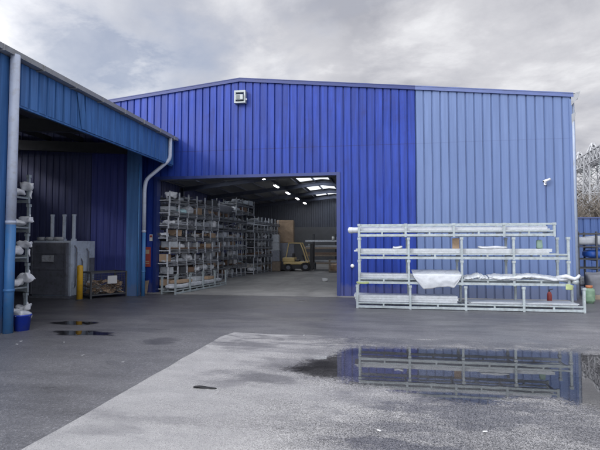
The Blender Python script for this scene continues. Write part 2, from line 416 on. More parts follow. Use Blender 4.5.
def inside(p, poly):
    x, y = p; c = False; n = len(poly)
    for i in range(n):
        x1,y1 = poly[i]; x2,y2 = poly[(i+1) % n]
        if (y1 > y) != (y2 > y) and x < (x2-x1)*(y-y1)/(y2-y1)+x1: c = not c
    return c
def edist(p, poly):
    P = Vector((p[0],p[1])); best = 1e9
    for i in range(len(poly)):
        a = Vector(poly[i]); b = Vector(poly[(i+1) % len(poly)]); d = b-a
        t_ = max(0, min(1, (P-a).dot(d)/max(d.dot(d),1e-9))); best = min(best, (P-a-d*t_).length)
    return best
def puddle(name, poly, z, m, step=.05):
    xs = [p[0] for p in poly]; ys = [p[1] for p in poly]
    x0,x1,y0,y1 = min(xs),max(xs),min(ys),max(ys)
    nx = int((x1-x0)/step)+1; ny = int((y1-y0)/step)+1
    vs = []; dep = []; idx = {}; fs = []
    def v(i, j):
        if (i,j) not in idx:
            p = (x0+i*step, y0+j*step); idx[(i,j)] = len(vs); vs.append((p[0],p[1],z))
            dep.append(edist(p, poly) if inside(p, poly) else 0.)
        return idx[(i,j)]
    for i in range(nx):
        for j in range(ny):
            if inside((x0+(i+.5)*step, y0+(j+.5)*step), poly): fs.append((v(i,j),v(i+1,j),v(i+1,j+1),v(i,j+1)))
    b = MB(); b.add(vs, fs); o = b.build(name, m)
    a = o.data.attributes.new('depth', 'FLOAT', 'POINT'); a.data.foreach_set('value', dep)
    return struct(o)
big = [gp(*p) for p in [(268,366),(300,357),(322,352),(336,344),(380,344),(430,345),(480,347),(530,347),(580,350),(620,351),(680,358),(700,380),(660,412),(620,420),(596,419),(578,412),(560,408),(540,408),(500,414),(450,412),(420,404),(390,397),(350,392),(333,386),(300,384),(275,376)]]
puddle('puddle', big, .009, M['water'])
for k, (cx, cy, rx, ry) in enumerate([(-6.1,8.66,.58,.12),(-5.25,7.70,.68,.12)]):
    pts = []
    for i in range(40):
        a = 2*math.pi*i/40; q = 1+.35*mnoise.noise(Vector((math.cos(a)*1.6+k*5, math.sin(a)*1.6, 1)))
        pts.append((cx+rx*q*math.cos(a), cy+ry*q*2.2*math.sin(a)))
    puddle('puddle', pts, .005, M['water_small'], .025)

# ------------------------------------------------------------------ ribbed sheet
def ribbed(u0, u1, bot, top, place, pitch=.25, groove=.054, depth=.038, phase=0.):
    """vertical box-profile sheet between heights bot(u), top(u); place(u, w, z) puts it in the world, w = recess"""
    us = [(u0, 0.)]
    k = math.floor((u0-phase)/pitch)
    while True:
        c = phase + k*pitch
        if c > u1 + pitch: break
        for du, w in ((-groove/2, 0), (-groove/4, depth), (groove/4, depth), (groove/2, 0)):
            if u0 < c+du < u1: us.append((c+du, w))
        k += 1
    us.append((u1, 0.)); us.sort()
    b = MB(); vs = []
    for u, w in us:
        vs.append(place(u, w, bot(u))); vs.append(place(u, w, top(u)))
    fs = [(2*i, 2*i+2, 2*i+3, 2*i+1) for i in range(len(us)-1)]
    return b.add(vs, fs)

XR, XL, XA, ZA, SL = 5.74, -14.64, -4.45, 7.16, .104
YB = 50.
def roofz(x): return ZA - SL*abs(x-XA)
DX0, DX1, DZ = -7.37, -1.21, 3.87
front = lambda u, w, z: (u, YF + w, z)

# ------------------------------------------------------------------ warehouse
W = thing('warehouse', 'big blue ribbed metal warehouse with wide open doorway and two tones of blue cladding', 'warehouse')
def cut(u):                                                    # over the door the sheet starts at the lintel
    return DZ if DX0-.001 <= u <= DX1+.001 else 0.
ribbed(XL, DX0, lambda u: 0, lambda u: roofz(u)-.06, front).build('front_wall', M['navy'], W)
def join_right():
    b = ribbed(DX0, XA, lambda u: DZ, lambda u: roofz(u)-.06, front)
    c = ribbed(XA, DX1, lambda u: DZ, lambda u: roofz(u)-.06, front); b.add(c.v, c.f)
    c = ribbed(DX1, 1.24, lambda u: 0, lambda u: roofz(u)-.06, front); b.add(c.v, c.f)
    return b
join_right().build('front_wall', M['navy'], W)
o = ribbed(1.24, XR, lambda u: 0, lambda u: roofz(u)-.06, front).build('front_wall', M['pale'], W); o['label'] = 'pale blue right hand cladding'
ribbed(YF, YB, lambda u: 0, lambda u: roofz(XR)-.004, lambda u, w, z: (XR - w, u, z)).build('side_wall', M['pale'], W)
ribbed(YF, YB, lambda u: 0, lambda u: roofz(XL)-.004, lambda u, w, z: (XL + w, u, z)).build('side_wall', M['bay'], W)
b = ribbed(XL, XA, lambda u: 3.6, lambda u: roofz(u)-.004, lambda u, w, z: (u, YB - w, z)); c = ribbed(XA, XR, lambda u: 3.6, lambda u: roofz(u)-.004, lambda u, w, z: (u, YB - w, z)); b.add(c.v, c.f)
b.build('back_wall', M['inside'], W)
MB().box(XL+.05, XR-.05, YB-.2, YB+.02, 0, 3.6).build('back_wall_base', M['blockwall'], W)
# roof as sheets with openings for the visible rooflights and the added ones
lights = [(-6.3,-3.8,y0,y1_) for y0,y1_ in ((35.4,38.2),(40.6,44.4),(46.4,49.4))]
lights += [(x0,x0+2.6,y0,y0+3.2) for y0 in (16.4, 22.4, 28.) for x0 in (-12.4,-8.1,-1.8,2.4)]  # unseen rooflights on both slopes, added to let daylight onto the racks
b = MB()
xs = sorted({XL-.1, XA, XR+.1} | {l[0] for l in lights} | {l[1] for l in lights}); ys = sorted({YF-.06, YB+.1} | {l[2] for l in lights} | {l[3] for l in lights})
for i in range(len(xs)-1):
    for j in range(len(ys)-1):
        cx, cy = (xs[i]+xs[i+1])/2, (ys[j]+ys[j+1])/2
        if any(l[0] <= cx <= l[1] and l[2] <= cy <= l[3] for l in lights): continue
        z0, z1 = roofz(xs[i]), roofz(xs[i+1])
        b.add([(xs[i],ys[j],z0),(xs[i+1],ys[j],z1),(xs[i+1],ys[j+1],z1),(xs[i],ys[j+1],z0)], [(0,1,2,3)])
roof = b.build('roof', M['roof'], W)
for l in lights:
    pts = [l[0]] + ([XA] if l[0] < XA < l[1] else []) + [l[1]]
    b = MB()
    for i in range(len(pts)-1):
        b.add([(pts[i],l[2],roofz(pts[i])+.01),(pts[i+1],l[2],roofz(pts[i+1])+.01),(pts[i+1],l[3],roofz(pts[i+1])+.01),(pts[i],l[3],roofz(pts[i])+.01)], [(0,1,2,3)])
    b.build('rooflight', M['rooflight'], roof)
# verge flashings, front
def verge(x0, x1, m):
    b = MB(); n = 2
    z0, z1 = roofz(x0), roofz(x1)
    y0, y1 = YF-.05, YF+.12
    b.add([(x0,y0,z0-.10),(x1,y0,z1-.10),(x1,y1,z1-.10),(x0,y1,z0-.10),(x0,y0,z0+.03),(x1,y0,z1+.03),(x1,y1,z1+.03),(x0,y1,z0+.03)],
          [(3,2,1,0),(4,5,6,7),(0,1,5,4),(1,2,6,5),(2,3,7,6),(3,0,4,7)])
    b.build('verge_flashing', m, W)
verge(XL-.1, XA, M['trim_navy']); verge(XA, 1.24, M['trim_navy']); verge(1.24, XR+.06, M['trim_pale'])
# door trims
MB().box(DX0-.09, DX0+.02, YF-.03, YF+.22, 0, DZ+.07).build('door_jamb', M['trim_navy'], W)
MB().box(DX1-.02, DX1+.09, YF-.03, YF+.22, 0, DZ+.07).build('door_jamb', M['trim_navy'], W)
MB().box(DX0+.022, DX1-.022, YF-.03, YF+.22, DZ-.03, DZ+.068).build('door_head', M['trim_navy'], W)
MB().box(DX0-.3, DX1+.3, YF+.25, YF+.5, DZ-.02, DZ+.3).build('door_track', M['steel'], W)
MB().box(DX0-.02, DX1+.02, YF-.42, YF-.05, 0, .012).build('door_sill', M['concrete'], W)
# steel frame
for y in (15.2, 21, 26.8, 32.6, 38.4, 44.2, 49.4):
    b = MB()
    for x0, x1 in ((XL+.25, XA), (XA, XR-.25)):
        for dz, h, wd in ((-.20,.03,.17),(-.48,.03,.17),(-.34,.30,.02)):
            b.bar((x0, y, roofz(x0)+dz), (x1, y, roofz(x1)+dz), wd, h)
    b.build('rafter', M['steel_blue'], W)
    for x in (XL+.25, XR-.25):
        b = MB(); b.box(x-.15, x-.13, y-.09, y+.09, 0, roofz(x)-.2); b.box(x+.13, x+.15, y-.09, y+.09, 0, roofz(x)-.2); b.box(x-.13, x+.13, y-.01, y+.01, 0, roofz(x)-.2)
        b.build('column', M['steel_blue'], W)
for i in range(14):
    x = XL + .6 + i*1.5
    if abs(x-XA) < .2: x += .3
    MB().box(x-.03, x+.03, YF+.15, YB-.1, roofz(x)-.17, roofz(x)-.02).build('purlin', M['steel_blue'], W)
# right hand eaves gutter and its pipe
b = MB(); b.box(XR+.03, XR+.19, YF-.02, YB, roofz(XR)-.17, roofz(XR)-.02); b.box(XR+.19, XR+.23, YF-.02, YB, roofz(XR)-.06, roofz(XR)-.0)
b.build('eaves_gutter', M['gutter'], W)
b = MB(); b.add([(XR,YF-.015,roofz(XR)-.02),(XR+.26,YF-.015,roofz(XR)+.06),(XR+.2,YF-.015,roofz(XR)-.13),(XR,YF-.015,roofz(XR)-.36),(XR,YF-.045,roofz(XR)-.02),(XR+.26,YF-.045,roofz(XR)+.06),(XR+.2,YF-.045,roofz(XR)-.13),(XR,YF-.045,roofz(XR)-.36)],
    [(0,1,2,3),(7,6,5,4),(0,4,5,1),(1,5,6,2),(2,6,7,3),(3,7,4,0)])
b.build('gutter_end', M['gutter'], W)
b = MB(); b.add([(XR,YF-.01,roofz(XR)-.62),(XR+.13,YF-.01,roofz(XR)-.55),(XR+.08,YF-.01,roofz(XR)-.80),(XR,YF-.01,roofz(XR)-.95),(XR,YF-.04,roofz(XR)-.62),(XR+.13,YF-.04,roofz(XR)-.55),(XR+.08,YF-.04,roofz(XR)-.80),(XR,YF-.04,roofz(XR)-.95)],
    [(0,1,2,3),(7,6,5,4),(0,4,5,1),(1,5,6,2),(2,6,7,3),(3,7,4,0)])
b.build('pipe_bracket', M['gutter'], W)
MB().tube([(XR+.09,YF+.10,roofz(XR)-.1),(XR+.09,YF+.09,roofz(XR)-.6),(XR+.05,YF-.02,roofz(XR)-.9),(XR+.05,YF-.02,.05)], .045, 12).build('downpipe', M['pipe_grey'], W, True)
MB().box(XR-.06, XR+.02, YF-.035, YF+.05, 0, roofz(XR)-.17).build('corner_flashing', M['pale'], W)

# fluorescent strips under the roof
for i, y in enumerate((29.2, 33.6, 38.2, 43., 47.6)):
    L = thing('strip_light', f'lit white ceiling strip light, {["nearest the doorway","second","third","fourth","farthest"][i]}{"" if i in (0,4) else " from the doorway"} in the row under the roof', 'light', (-7.35, y, 6.0), 0, 'strip lights hanging in a row under the warehouse roof')
    MB().box(-.09,.09,-.65,.65,.03,.09).build('housing', M['camwhite'], L)
    b = MB(); b.cyl((-.045,-.62,.01),(-.045,.62,.01),.026,8); b.cyl((.045,-.62,.01),(.045,.62,.01),.026,8); b.build('tube', M['tube'], L)
    MB().bar((0,-.6,.09),(0,-.6,.8),.012).build('hanger', M['steel'], L); MB().bar((0,.6,.09),(0,.6,.8),.012).build('hanger', M['steel'], L)

# ------------------------------------------------------------------ left building with the open bay
B = thing('loading_bay', 'blue metal side building with dark open bay under a deep ribbed fascia', 'building')
XG = -6.66
side = lambda u, w, z: (XG - .09 - w, u, z)
ribbed(-1.5, 7.62, lambda u: 0, lambda u: 5.12, side).build('side_wall', M['mid'], B)
ribbed(7.62, 9.75, lambda u: 4.30, lambda u: 5.12, side, depth=.04).build('fascia_panel', M['mid'], B)
b = ribbed(9.75, 14.52, lambda u: 4.30, lambda u: 5.12, lambda u, w, z: (XG - .075 - w, u, z), depth=.02, groove=.03); b.build('fascia_panel', M['mid'], B)
# the sprung, slightly bent joint sheet
b = MB(); b.add([(XG-.07,9.62,4.31),(XG-.045,9.78,4.30),(XG-.03,9.60,5.10),(XG-.06,9.42,5.11),(XG-.075,9.62,4.31),(XG-.05,9.78,4.30),(XG-.035,9.60,5.10),(XG-.065,9.42,5.11)],
    [(0,1,2,3),(7,6,5,4),(0,4,5,1),(1,5,6,2),(2,6,7,3),(3,7,4,0)]); b.build('bent_sheet', M['mid'], B)
MB().box(XG-.16, XG-.10, 7.62, 14.5, 4.26, 4.30).build('fascia_trim', M['mid'], B)
b = MB(); b.box(XG-.10, XG+.07, -1.5, 14.58, 5.13, 5.15); b.box(XG+.05, XG+.07, -1.5, 14.58, 5.15, 5.235); b.box(XG-.10, XG-.08, -1.5, 14.58, 5.15, 5.23)
b.build('gutter', M['gutter'], B)
for i in range(16):
    y = -1.0 + i*1.02; b = MB(); b.bar((XG-.09,y,5.11),(XG+.075,y,5.12),.025,.02); b.bar((XG+.076,y,5.11),(XG+.076,y,5.232),.025,.008)
    b.build('gutter_bracket', M['gutter'], B)
ZE = 5.236
b = MB()
b.add([(XG+.02,-1.5,ZE),(XG+.02,14.57,ZE),(-14.6,14.57,ZE+.60),(-14.6,-1.5,ZE+.60),(XG+.02,-1.5,ZE+.022),(XG+.02,14.57,ZE+.022),(-14.6,14.57,ZE+.64),(-14.6,-1.5,ZE+.64)],
      [(0,1,2,3),(7,6,5,4),(0,4,5,1),(1,5,6,2),(2,6,7,3),(3,7,4,0)])
b.build('roof', M['roof'], B)
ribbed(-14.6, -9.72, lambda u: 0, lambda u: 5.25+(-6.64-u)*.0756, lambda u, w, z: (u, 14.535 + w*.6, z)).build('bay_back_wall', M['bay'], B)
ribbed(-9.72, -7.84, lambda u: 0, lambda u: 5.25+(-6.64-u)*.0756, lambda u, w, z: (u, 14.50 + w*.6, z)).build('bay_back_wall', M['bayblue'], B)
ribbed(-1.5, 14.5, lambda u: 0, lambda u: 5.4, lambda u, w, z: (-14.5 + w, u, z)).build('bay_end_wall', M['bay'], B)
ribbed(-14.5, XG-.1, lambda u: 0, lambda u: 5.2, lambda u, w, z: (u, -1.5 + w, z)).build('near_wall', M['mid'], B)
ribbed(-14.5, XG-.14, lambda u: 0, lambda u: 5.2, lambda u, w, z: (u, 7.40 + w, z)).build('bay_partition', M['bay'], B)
MB().box(-7.86, -7.45, 13.57, 13.76, 0, 4.9).build('end_pier', M['midx'], B)
for y in (7.55, 11.2, 14.2):
    b = MB(); b.bar((XG-.2,y,4.75),(-14.4,y,5.25),.14,.34); b.build('rafter', M['steel'], B)
for i in range(6):
    x = -7.6 - i*1.25; MB().box(x-.03, x+.03, 7.4, 14.5, 4.95+(-x-6.66)*.07, 5.12+(-x-6.66)*.07).build('purlin', M['steel'], B)

# downpipes: pale above, painted blue below
def downpipe(label, path, zsplit, r):
    o = thing('downpipe', label, 'downpipe', (path[-1][0], path[-1][1], 0))
    off = Vector((path[-1][0], path[-1][1], 0))
    up = [Vector(p)-off for p in path[:-1]]
    # round the bends a little
    def rnd(ps):
        out_ = [ps[0]]
        for i in range(1, len(ps)-1):
            a = (ps[i-1]-ps[i]).normalized(); c = (ps[i+1]-ps[i]).normalized(); k = .12
            out_ += [ps[i]+a*k, ps[i]+(a+c)*k*.27, ps[i]+c*k]
        return out_ + [ps[-1]]
    MB().tube(rnd(up + [Vector((0,0,zsplit))]), r, 16).build('upper_pipe', M['pipe_white'], o, True)
    MB().cyl((0,0,zsplit),(0,0,0),r*1.0,16).build('lower_pipe', M['pipe_blue'], o, True)
    for z in (zsplit+.02, .75):
        MB().cyl((0,0,z),(0,0,z+.05),r*1.1,16).build('bracket', M['pipe_white'] if z > 1 else M['pipe_blue'], o, True)
    return o
downpipe('thick downpipe at the near left edge, pale above and blue below', [(XG+.02,7.49,5.16),(XG+.02,7.49,3.2),(XG+.02,7.49,0)], 1.98, .085)
downpipe('cranked downpipe on the corner pier beside the doorway, pale above and blue below', [(XG,14.12,5.14),(XG,14.12,4.42),(-7.28,13.72,3.72),(-7.28,13.62,3.4),(-7.28,13.62,0)], 2.0, .06)
tag(MB().tube([(-7.41,13.52,4.2),(-7.41,13.52,2),(-7.41,13.52,.0)], .022, 8).build('conduit_pipe', M['pipe_blue'], None, True), 'thin blue conduit between the corner pier and the cranked downpipe', 'pipe')

# fittings on the walls
F = thing('floodlight', 'square grey floodlight high on the gable under the roof peak', 'floodlight', (-4.41, YF, 6.30))
b = MB(); b.box(-.19,-.14,-.16,-.01,0,.42); b.box(.14,.19,-.16,-.01,0,.42); b.box(-.138,.138,-.16,-.01,0,.05); b.box(-.138,.138,-.16,-.01,.36,.42); b.build('bracket', M['lamp_grey'], F)
MB().box(-.12,.13,-.22,-.06,.09,.27).build('lamp_body', M['lamp_grey'], F, bevel=.02)
MB().box(-.10,.02,-.228,-.222,.11,.25).build('lamp_glass', M['lamp_glass'], F)
MB().cyl((.19,-.10,.12),(.23,-.10,.12),.03,10).build('knob', M['camwhite'], F)
Cc = thing('security_camera', 'small white security camera on the pale blue wall', 'camera', (4.97, YF, 3.43)); Cc.scale = (.78,.78,.78)
MB().box(-.04,.04,-.05,-.005,-.06,.06).build('wall_plate', M['camwhite'], Cc, bevel=.008)
MB().tube([(0,-.04,0),(0,-.12,.02),(.0,-.14,.07)], .016, 8).build('arm', M['camwhite'], Cc, True)
MB().cyl((-.11,-.20,.06),(.15,-.10,.16),.045,14).build('body', M['camwhite'], Cc, True)
MB().cyl((-.118,-.203,.057),(-.112,-.2008,.0592),.035,14).build('lens', M['blackpl'], Cc)
MB().tube([(0,-.02,-.06),(.005,-.012,-.5),(.0,-.012,-1.0)], .008, 6).build('cable', M['trim_pale'], Cc)
S = thing('fire_point_sign', 'red upright panel on the blue wall left of the doorway', 'sign', (-7.66, YF-.005, .87))
MB().box(-.11,.11,-.03,0,0,.67).build('panel', M['red'], S, bevel=.006)
b = MB(); b.box(-.07,.07,-.034,-.0305,.44,.58); b.box(-.07,.07,-.034,-.0305,.1,.13); b.box(-.07,.07,-.034,-.0305,.17,.2); b.build('pale_marks', M['card'], S)
S = thing('notice', 'small white notice on the blue wall above the red panel', 'notice', (-7.55, YF-.005, 1.75))
MB().box(-.055,.055,-.012,0,0,.22).build('plate', M['paper'], S)
MB().box(-.04,.04,-.0155,-.0125,.12,.19).build('red_mark', M['red'], S)
tag(MB().lathe([(.02,0),(.055,.0),(.06,.02),(.045,.04),(.02,.05)], n=16).build('vent_cap', M['camwhite'], None, True), 'small white round cap on the deep blue wall right of the doorway', 'cap')
o = bpy.data.objects['vent_cap']; o.location = (-.74, YF-.0, .95); o.rotation_euler = (R(90),0,0)
b = MB(); b.add([(-7.74,14.30,0),(-7.52,14.30,0),(-7.55,14.5,.42),(-7.72,14.5,.40),(-7.74,14.33,0),(-7.52,14.33,0),(-7.55,14.53,.42),(-7.72,14.53,.40)], [(0,1,2,3),(7,6,5,4),(0,4,5,1),(1,5,6,2),(2,6,7,3),(3,7,4,0)])
tag(b.build('leaning_board', M['timber']), 'short brown board leaning on the wall below the red panel', 'board')

# ------------------------------------------------------------------ stillages
def stillage(L, D, H, n, mat, label, group, loc, rz=0, xs=None, top=False, detail=True, pw=.052, rail=None):
    o = thing('stillage', label, 'stillage', loc, rz, group); rail = rail or mat
    xs = xs or [i*L/(n-1) for i in range(n)]
    for x in xs:
        for y in (0, D):
            b = MB(); b.box(x-pw/2, x+pw/2, y-pw/2, y+pw/2, .0, H-.012)
            if detail:
                b.box(x-pw/2-.012, x+pw/2+.012, y-pw/2-.012, y+pw/2+.012, H-.07, H-.012)      # stacking cup
            b.build('post', mat, o)
    for y in (0, D):
        s_ = -1 if y == 0 else 1
        b = MB()
        for i in range(len(xs)-1):
            a, c = xs[i]+pw/2, xs[i+1]-pw/2
            b.box(a, c, y-.022, y+.022, .015, .075)
            if detail: b.box((a+c)/2-.02, (a+c)/2+.02, y-.018, y+.018, .075, .125)
        b.build('bottom_rail', rail, o)
        b = MB()
        for i in range(len(xs)-1):
            b.box(xs[i]+pw/2, xs[i+1]-pw/2, y-.018, y+.018, .125, .158)
        b.build('bearer_rail', rail, o)
        if top:
            b = MB()
            for i in range(len(xs)-1): b.box(xs[i]+pw/2, xs[i+1]-pw/2, y-.02, y+.02, H-.065, H-.02)
            b.build('top_rail', mat, o)
    for x in xs:
        MB().box(x-.02, x+.02, pw/2, D-pw/2, .09, .123).build('cross_member', mat, o)
    return o
GS = 'long stillages stacked in front of the pale blue wall'
Y1 = 11.9; ZL = [0, .61, 1.24, 1.81]
XS1 = [0,1.32,2.65,3.99,5.33]; XS2 = [0,1.24,2.52,3.73,4.96]; XS4 = [0,1.17,2.34,3.52,4.66]
stillage(5.33,.68,.61,5,M['galv'],'lowest and longest pale steel stillage of the stack outside, standing on the ground',GS,(-.48,Y1,0),0,XS1)
stillage(4.96,.68,.63,5,M['galv'],'second pale stillage from the ground, holding a drooping white sheet, outside',GS,(-.43,Y1,ZL[1]),R(.15),XS2)
stillage(4.96,.68,.57,5,M['galv'],'third pale stillage from the ground, holding flat white boards, outside',GS,(-.43,Y1+.01,ZL[2]),R(-.1),XS2)
stillage(4.66,.68,.35,5,M['galv'],'topmost and shortest pale stillage of the stack outside, holding a white roll',GS,(-.43,Y1,ZL[3]),0,XS4,top=True)

def boards(name, label, x0, x1, y0, y1, z0, n, th, mat, group=None, seed=1, jit=.06):
    """a stack of long thin boards or profiles, ends not quite flush"""
    rnd = random.Random(seed)
    b = MB()
    for i in range(n):
        a = rnd.uniform(-jit, jit)
        w = (y1-y0)
        ya = y0 + rnd.uniform(0,.03); yb = y1 - rnd.uniform(0,.03)
        z = z0 + i*(th+.002)
        b.box(x0+a, x1+rnd.uniform(-jit,jit), ya, yb, z, z+th)
    o = b.build(name, mat); return tag(o, label, 'boards', group)
yA, yB_ = Y1+.045, Y1+.62
boards('board_bundle','white boards along the left half of the lowest outdoor stillage',-.58,2.03,yA,yB_,.162,3,.055,M['whiteboard'],seed=2)
boards('board_bundle','thin flat white board lying low in the right half of the lowest outdoor stillage',2.28,4.72,yA,yB_,.162,2,.02,M['whiteboard'],seed=3)
boards('board_bundle','flat white boards along the left of the second outdoor stillage',-.46,.95,yA,yB_,ZL[1]+.162,3,.032,M['whiteboard'],seed=5)
boards('board_bundle','long white boards running the length of the third outdoor stillage',-.50,4.16,yA,yB_,ZL[2]+.162,3,.036,M['whiteboard'],seed=6)
# loose film wads on the boards
for k,(x,z,lb) in enumerate([(.55,ZL[2]+.277,'small crumpled white film lump on the third outdoor stillage, left bay'),(2.86,ZL[2]+.277,'long crumpled white film lump on the third outdoor stillage, right of the middle')]):
    tag(MB().lump(x-(.12 if k==0 else .35), x+(.12 if k==0 else .35), yA, yA+.25, z-.005, z+.06, 6, .03, k+3, 5).build('film_lump', M['white'], None, True), lb, 'film')
# the white roll on top
b = MB(); b.cyl((-.70,Y1+.13,1.99),(4.10,Y1+.13,1.99),.075,20)
roll = tag(b.build('wrapped_roll', M['white'], None, False), 'long white wrapped roll lying in the topmost outdoor stillage, its end sticking out left', 'roll')
b = MB(); b.cyl((-.715,Y1+.13,1.99),(-.70,Y1+.13,1.99),.05,16); b.cyl((-.69,Y1+.13,1.99),(-.60,Y1+.13,1.99),.082,20); b.build('end_cap', M['white'], roll)
boards('board_bundle','white boards behind the wrapped roll in the topmost outdoor stillage',-.35,4.2,Y1+.24,Y1+.6,ZL[3]+.162,2,.045,M['whiteboard'],seed=8)

def sheet(name, label, x0, x1, zf, mat, nx=60, ny=20, cat='sheet'):
    """a soft sheet: zf(u, v) gives height, v = 0 front edge .. 1 back"""
    b = MB(); vs = []; fs = []
    for j in range(ny+1):
        for i in range(nx+1):
            u, v = i/nx, j/ny
            x = x0+(x1-x0)*u; y, z = zf(u, v)
            vs.append((x, y, z))
    for j in range(ny):
        for i in range(nx):
            a = j*(nx+1)+i; fs.append((a, a+1, a+nx+2, a+nx+1))
    b.add(vs, fs); o = b.build(name, mat, None, True)
    s_ = o.modifiers.new('thick', 'SOLIDIFY'); s_.thickness = .008
    return tag(o, label, cat)
zb = ZL[1]+.17
def apron(u, v):
    wob = .012*mnoise.noise(Vector((u*6, v*3, 1)))
    edge = min(1., u/.22, (1-u)/.16); edge = max(0., edge)**.8      # how far the flap hangs at this point
    drop = (.33 + .03*math.sin(u*7) + .015*mnoise.noise(Vector((u*9,3,2))))*edge
    if v < .6:
        q = 1-v/.6
        return (Y1-.045-.02*math.sin(q*3)*edge - .012*mnoise.noise(Vector((u*8,q*3,5))), zb+.09+wob*.5 - drop*q)
    q = (v-.6)/.4
    return (Y1-.045+.6*q, zb+.09+.10*math.sin(q*1.6)+wob)
def swell(seed, h):
    def f(u, v):
        k = mnoise.noise(Vector((u*4+seed, 1.5, seed))); e = min(1., u/.08, (1-u)/.08)
        top = zb + h*(.55+.45*math.sin(math.pi*u)**.6) + .05*k
        low = zb - .01 + .05*mnoise.noise(Vector((u*3.1+seed, 8, 2)))
        fold = .018*mnoise.noise(Vector((u*13+seed, v*4, seed))) + .014*mnoise.noise(Vector((u*34+v*9+seed, v*7-u*12, seed)))
        if v < .5:
            q = v/.5; return (Y1-.03-.02*math.sin(q*3.1)*max(e,.2)+fold, low+(top-low)*q+fold)
        q = (v-.5)/.5; return (Y1-.03+.58*q, top+.05*math.sin(q*3)+fold)
    return f
sheet('film_sheet','large white sheet drooping over the front rail in the second outdoor stillage', .90, 2.08, apron, M['white'])
sheet('film_sheet','wide rumpled white sheet in the right bays of the second outdoor stillage', 2.72, 4.66, swell(4, .05), M['white'])
sheet('film_sheet','narrow white sheet in the third bay of the second outdoor stillage', 2.14, 2.70, swell(9, .05), M['whiteboard'])
b = MB(); b.tube([(4.28,Y1+.06,.82),(4.45,Y1-.05,.86),(4.62,Y1-.08,.80),(4.7,Y1-.07,.84),(4.74,Y1-.06,.90)], [.05,.055,.045,.04,.03], 10)
tag(b.build('film_twist', M['white'], None, True), 'twisted end of white film at the right end of the second outdoor stillage', 'film')
tag(MB().cyl((4.66,Y1-.10,.73),(4.66,Y1+.62,.73),.06,14).build('pipe_end', M['galv'], None, True), 'round pale pipe end at the right of the second outdoor stillage', 'pipe')
tag(MB().box(1.93,2.10,Y1+.35,Y1+.39,ZL[2]+.276,ZL[2]+.54).build('cardboard_piece', M['card'], None), 'brown cardboard piece standing in the third outdoor stillage', 'cardboard')
tag(MB().lump(3.98,4.1,Y1+.40,Y1+.55,ZL[2]+.27,ZL[2]+.5,5,.03,4,6).build('mint_film', M['mint'], None, True), 'pale mint film hanging inside the right end of the third outdoor stillage', 'film')
tag(MB().lump(-.50,-.18,Y1-.045,Y1-.02,.615,.675,6,.015,6,8).build('tape_strip', M['hivis'], None, True), 'yellow green tape on the left end of the outdoor stack', 'tape')
tag(MB().lump(4.44,4.58,Y1-.065,Y1-.04,.54,.67,6,.02,7,8).build('tape_strip', M['hivis'], None, True), 'yellow green tape on the right end of the outdoor stack', 'tape')
X = thing('fire_extinguisher','small red extinguisher standing on the ground behind the right end of the outdoor stack','extinguisher',(4.5,13.1,0))
MB().lathe([(.05,0),(.06,.02),(.06,.30),(.04,.36),(.02,.38)], n=14).build('cylinder', M['red'], X, True)
b = MB(); b.cyl((0,0,.38),(0,0,.42),.02,8); b.bar((-.02,0,.42),(.09,0,.45),.02); b.build('valve', M['blackpl'], X)

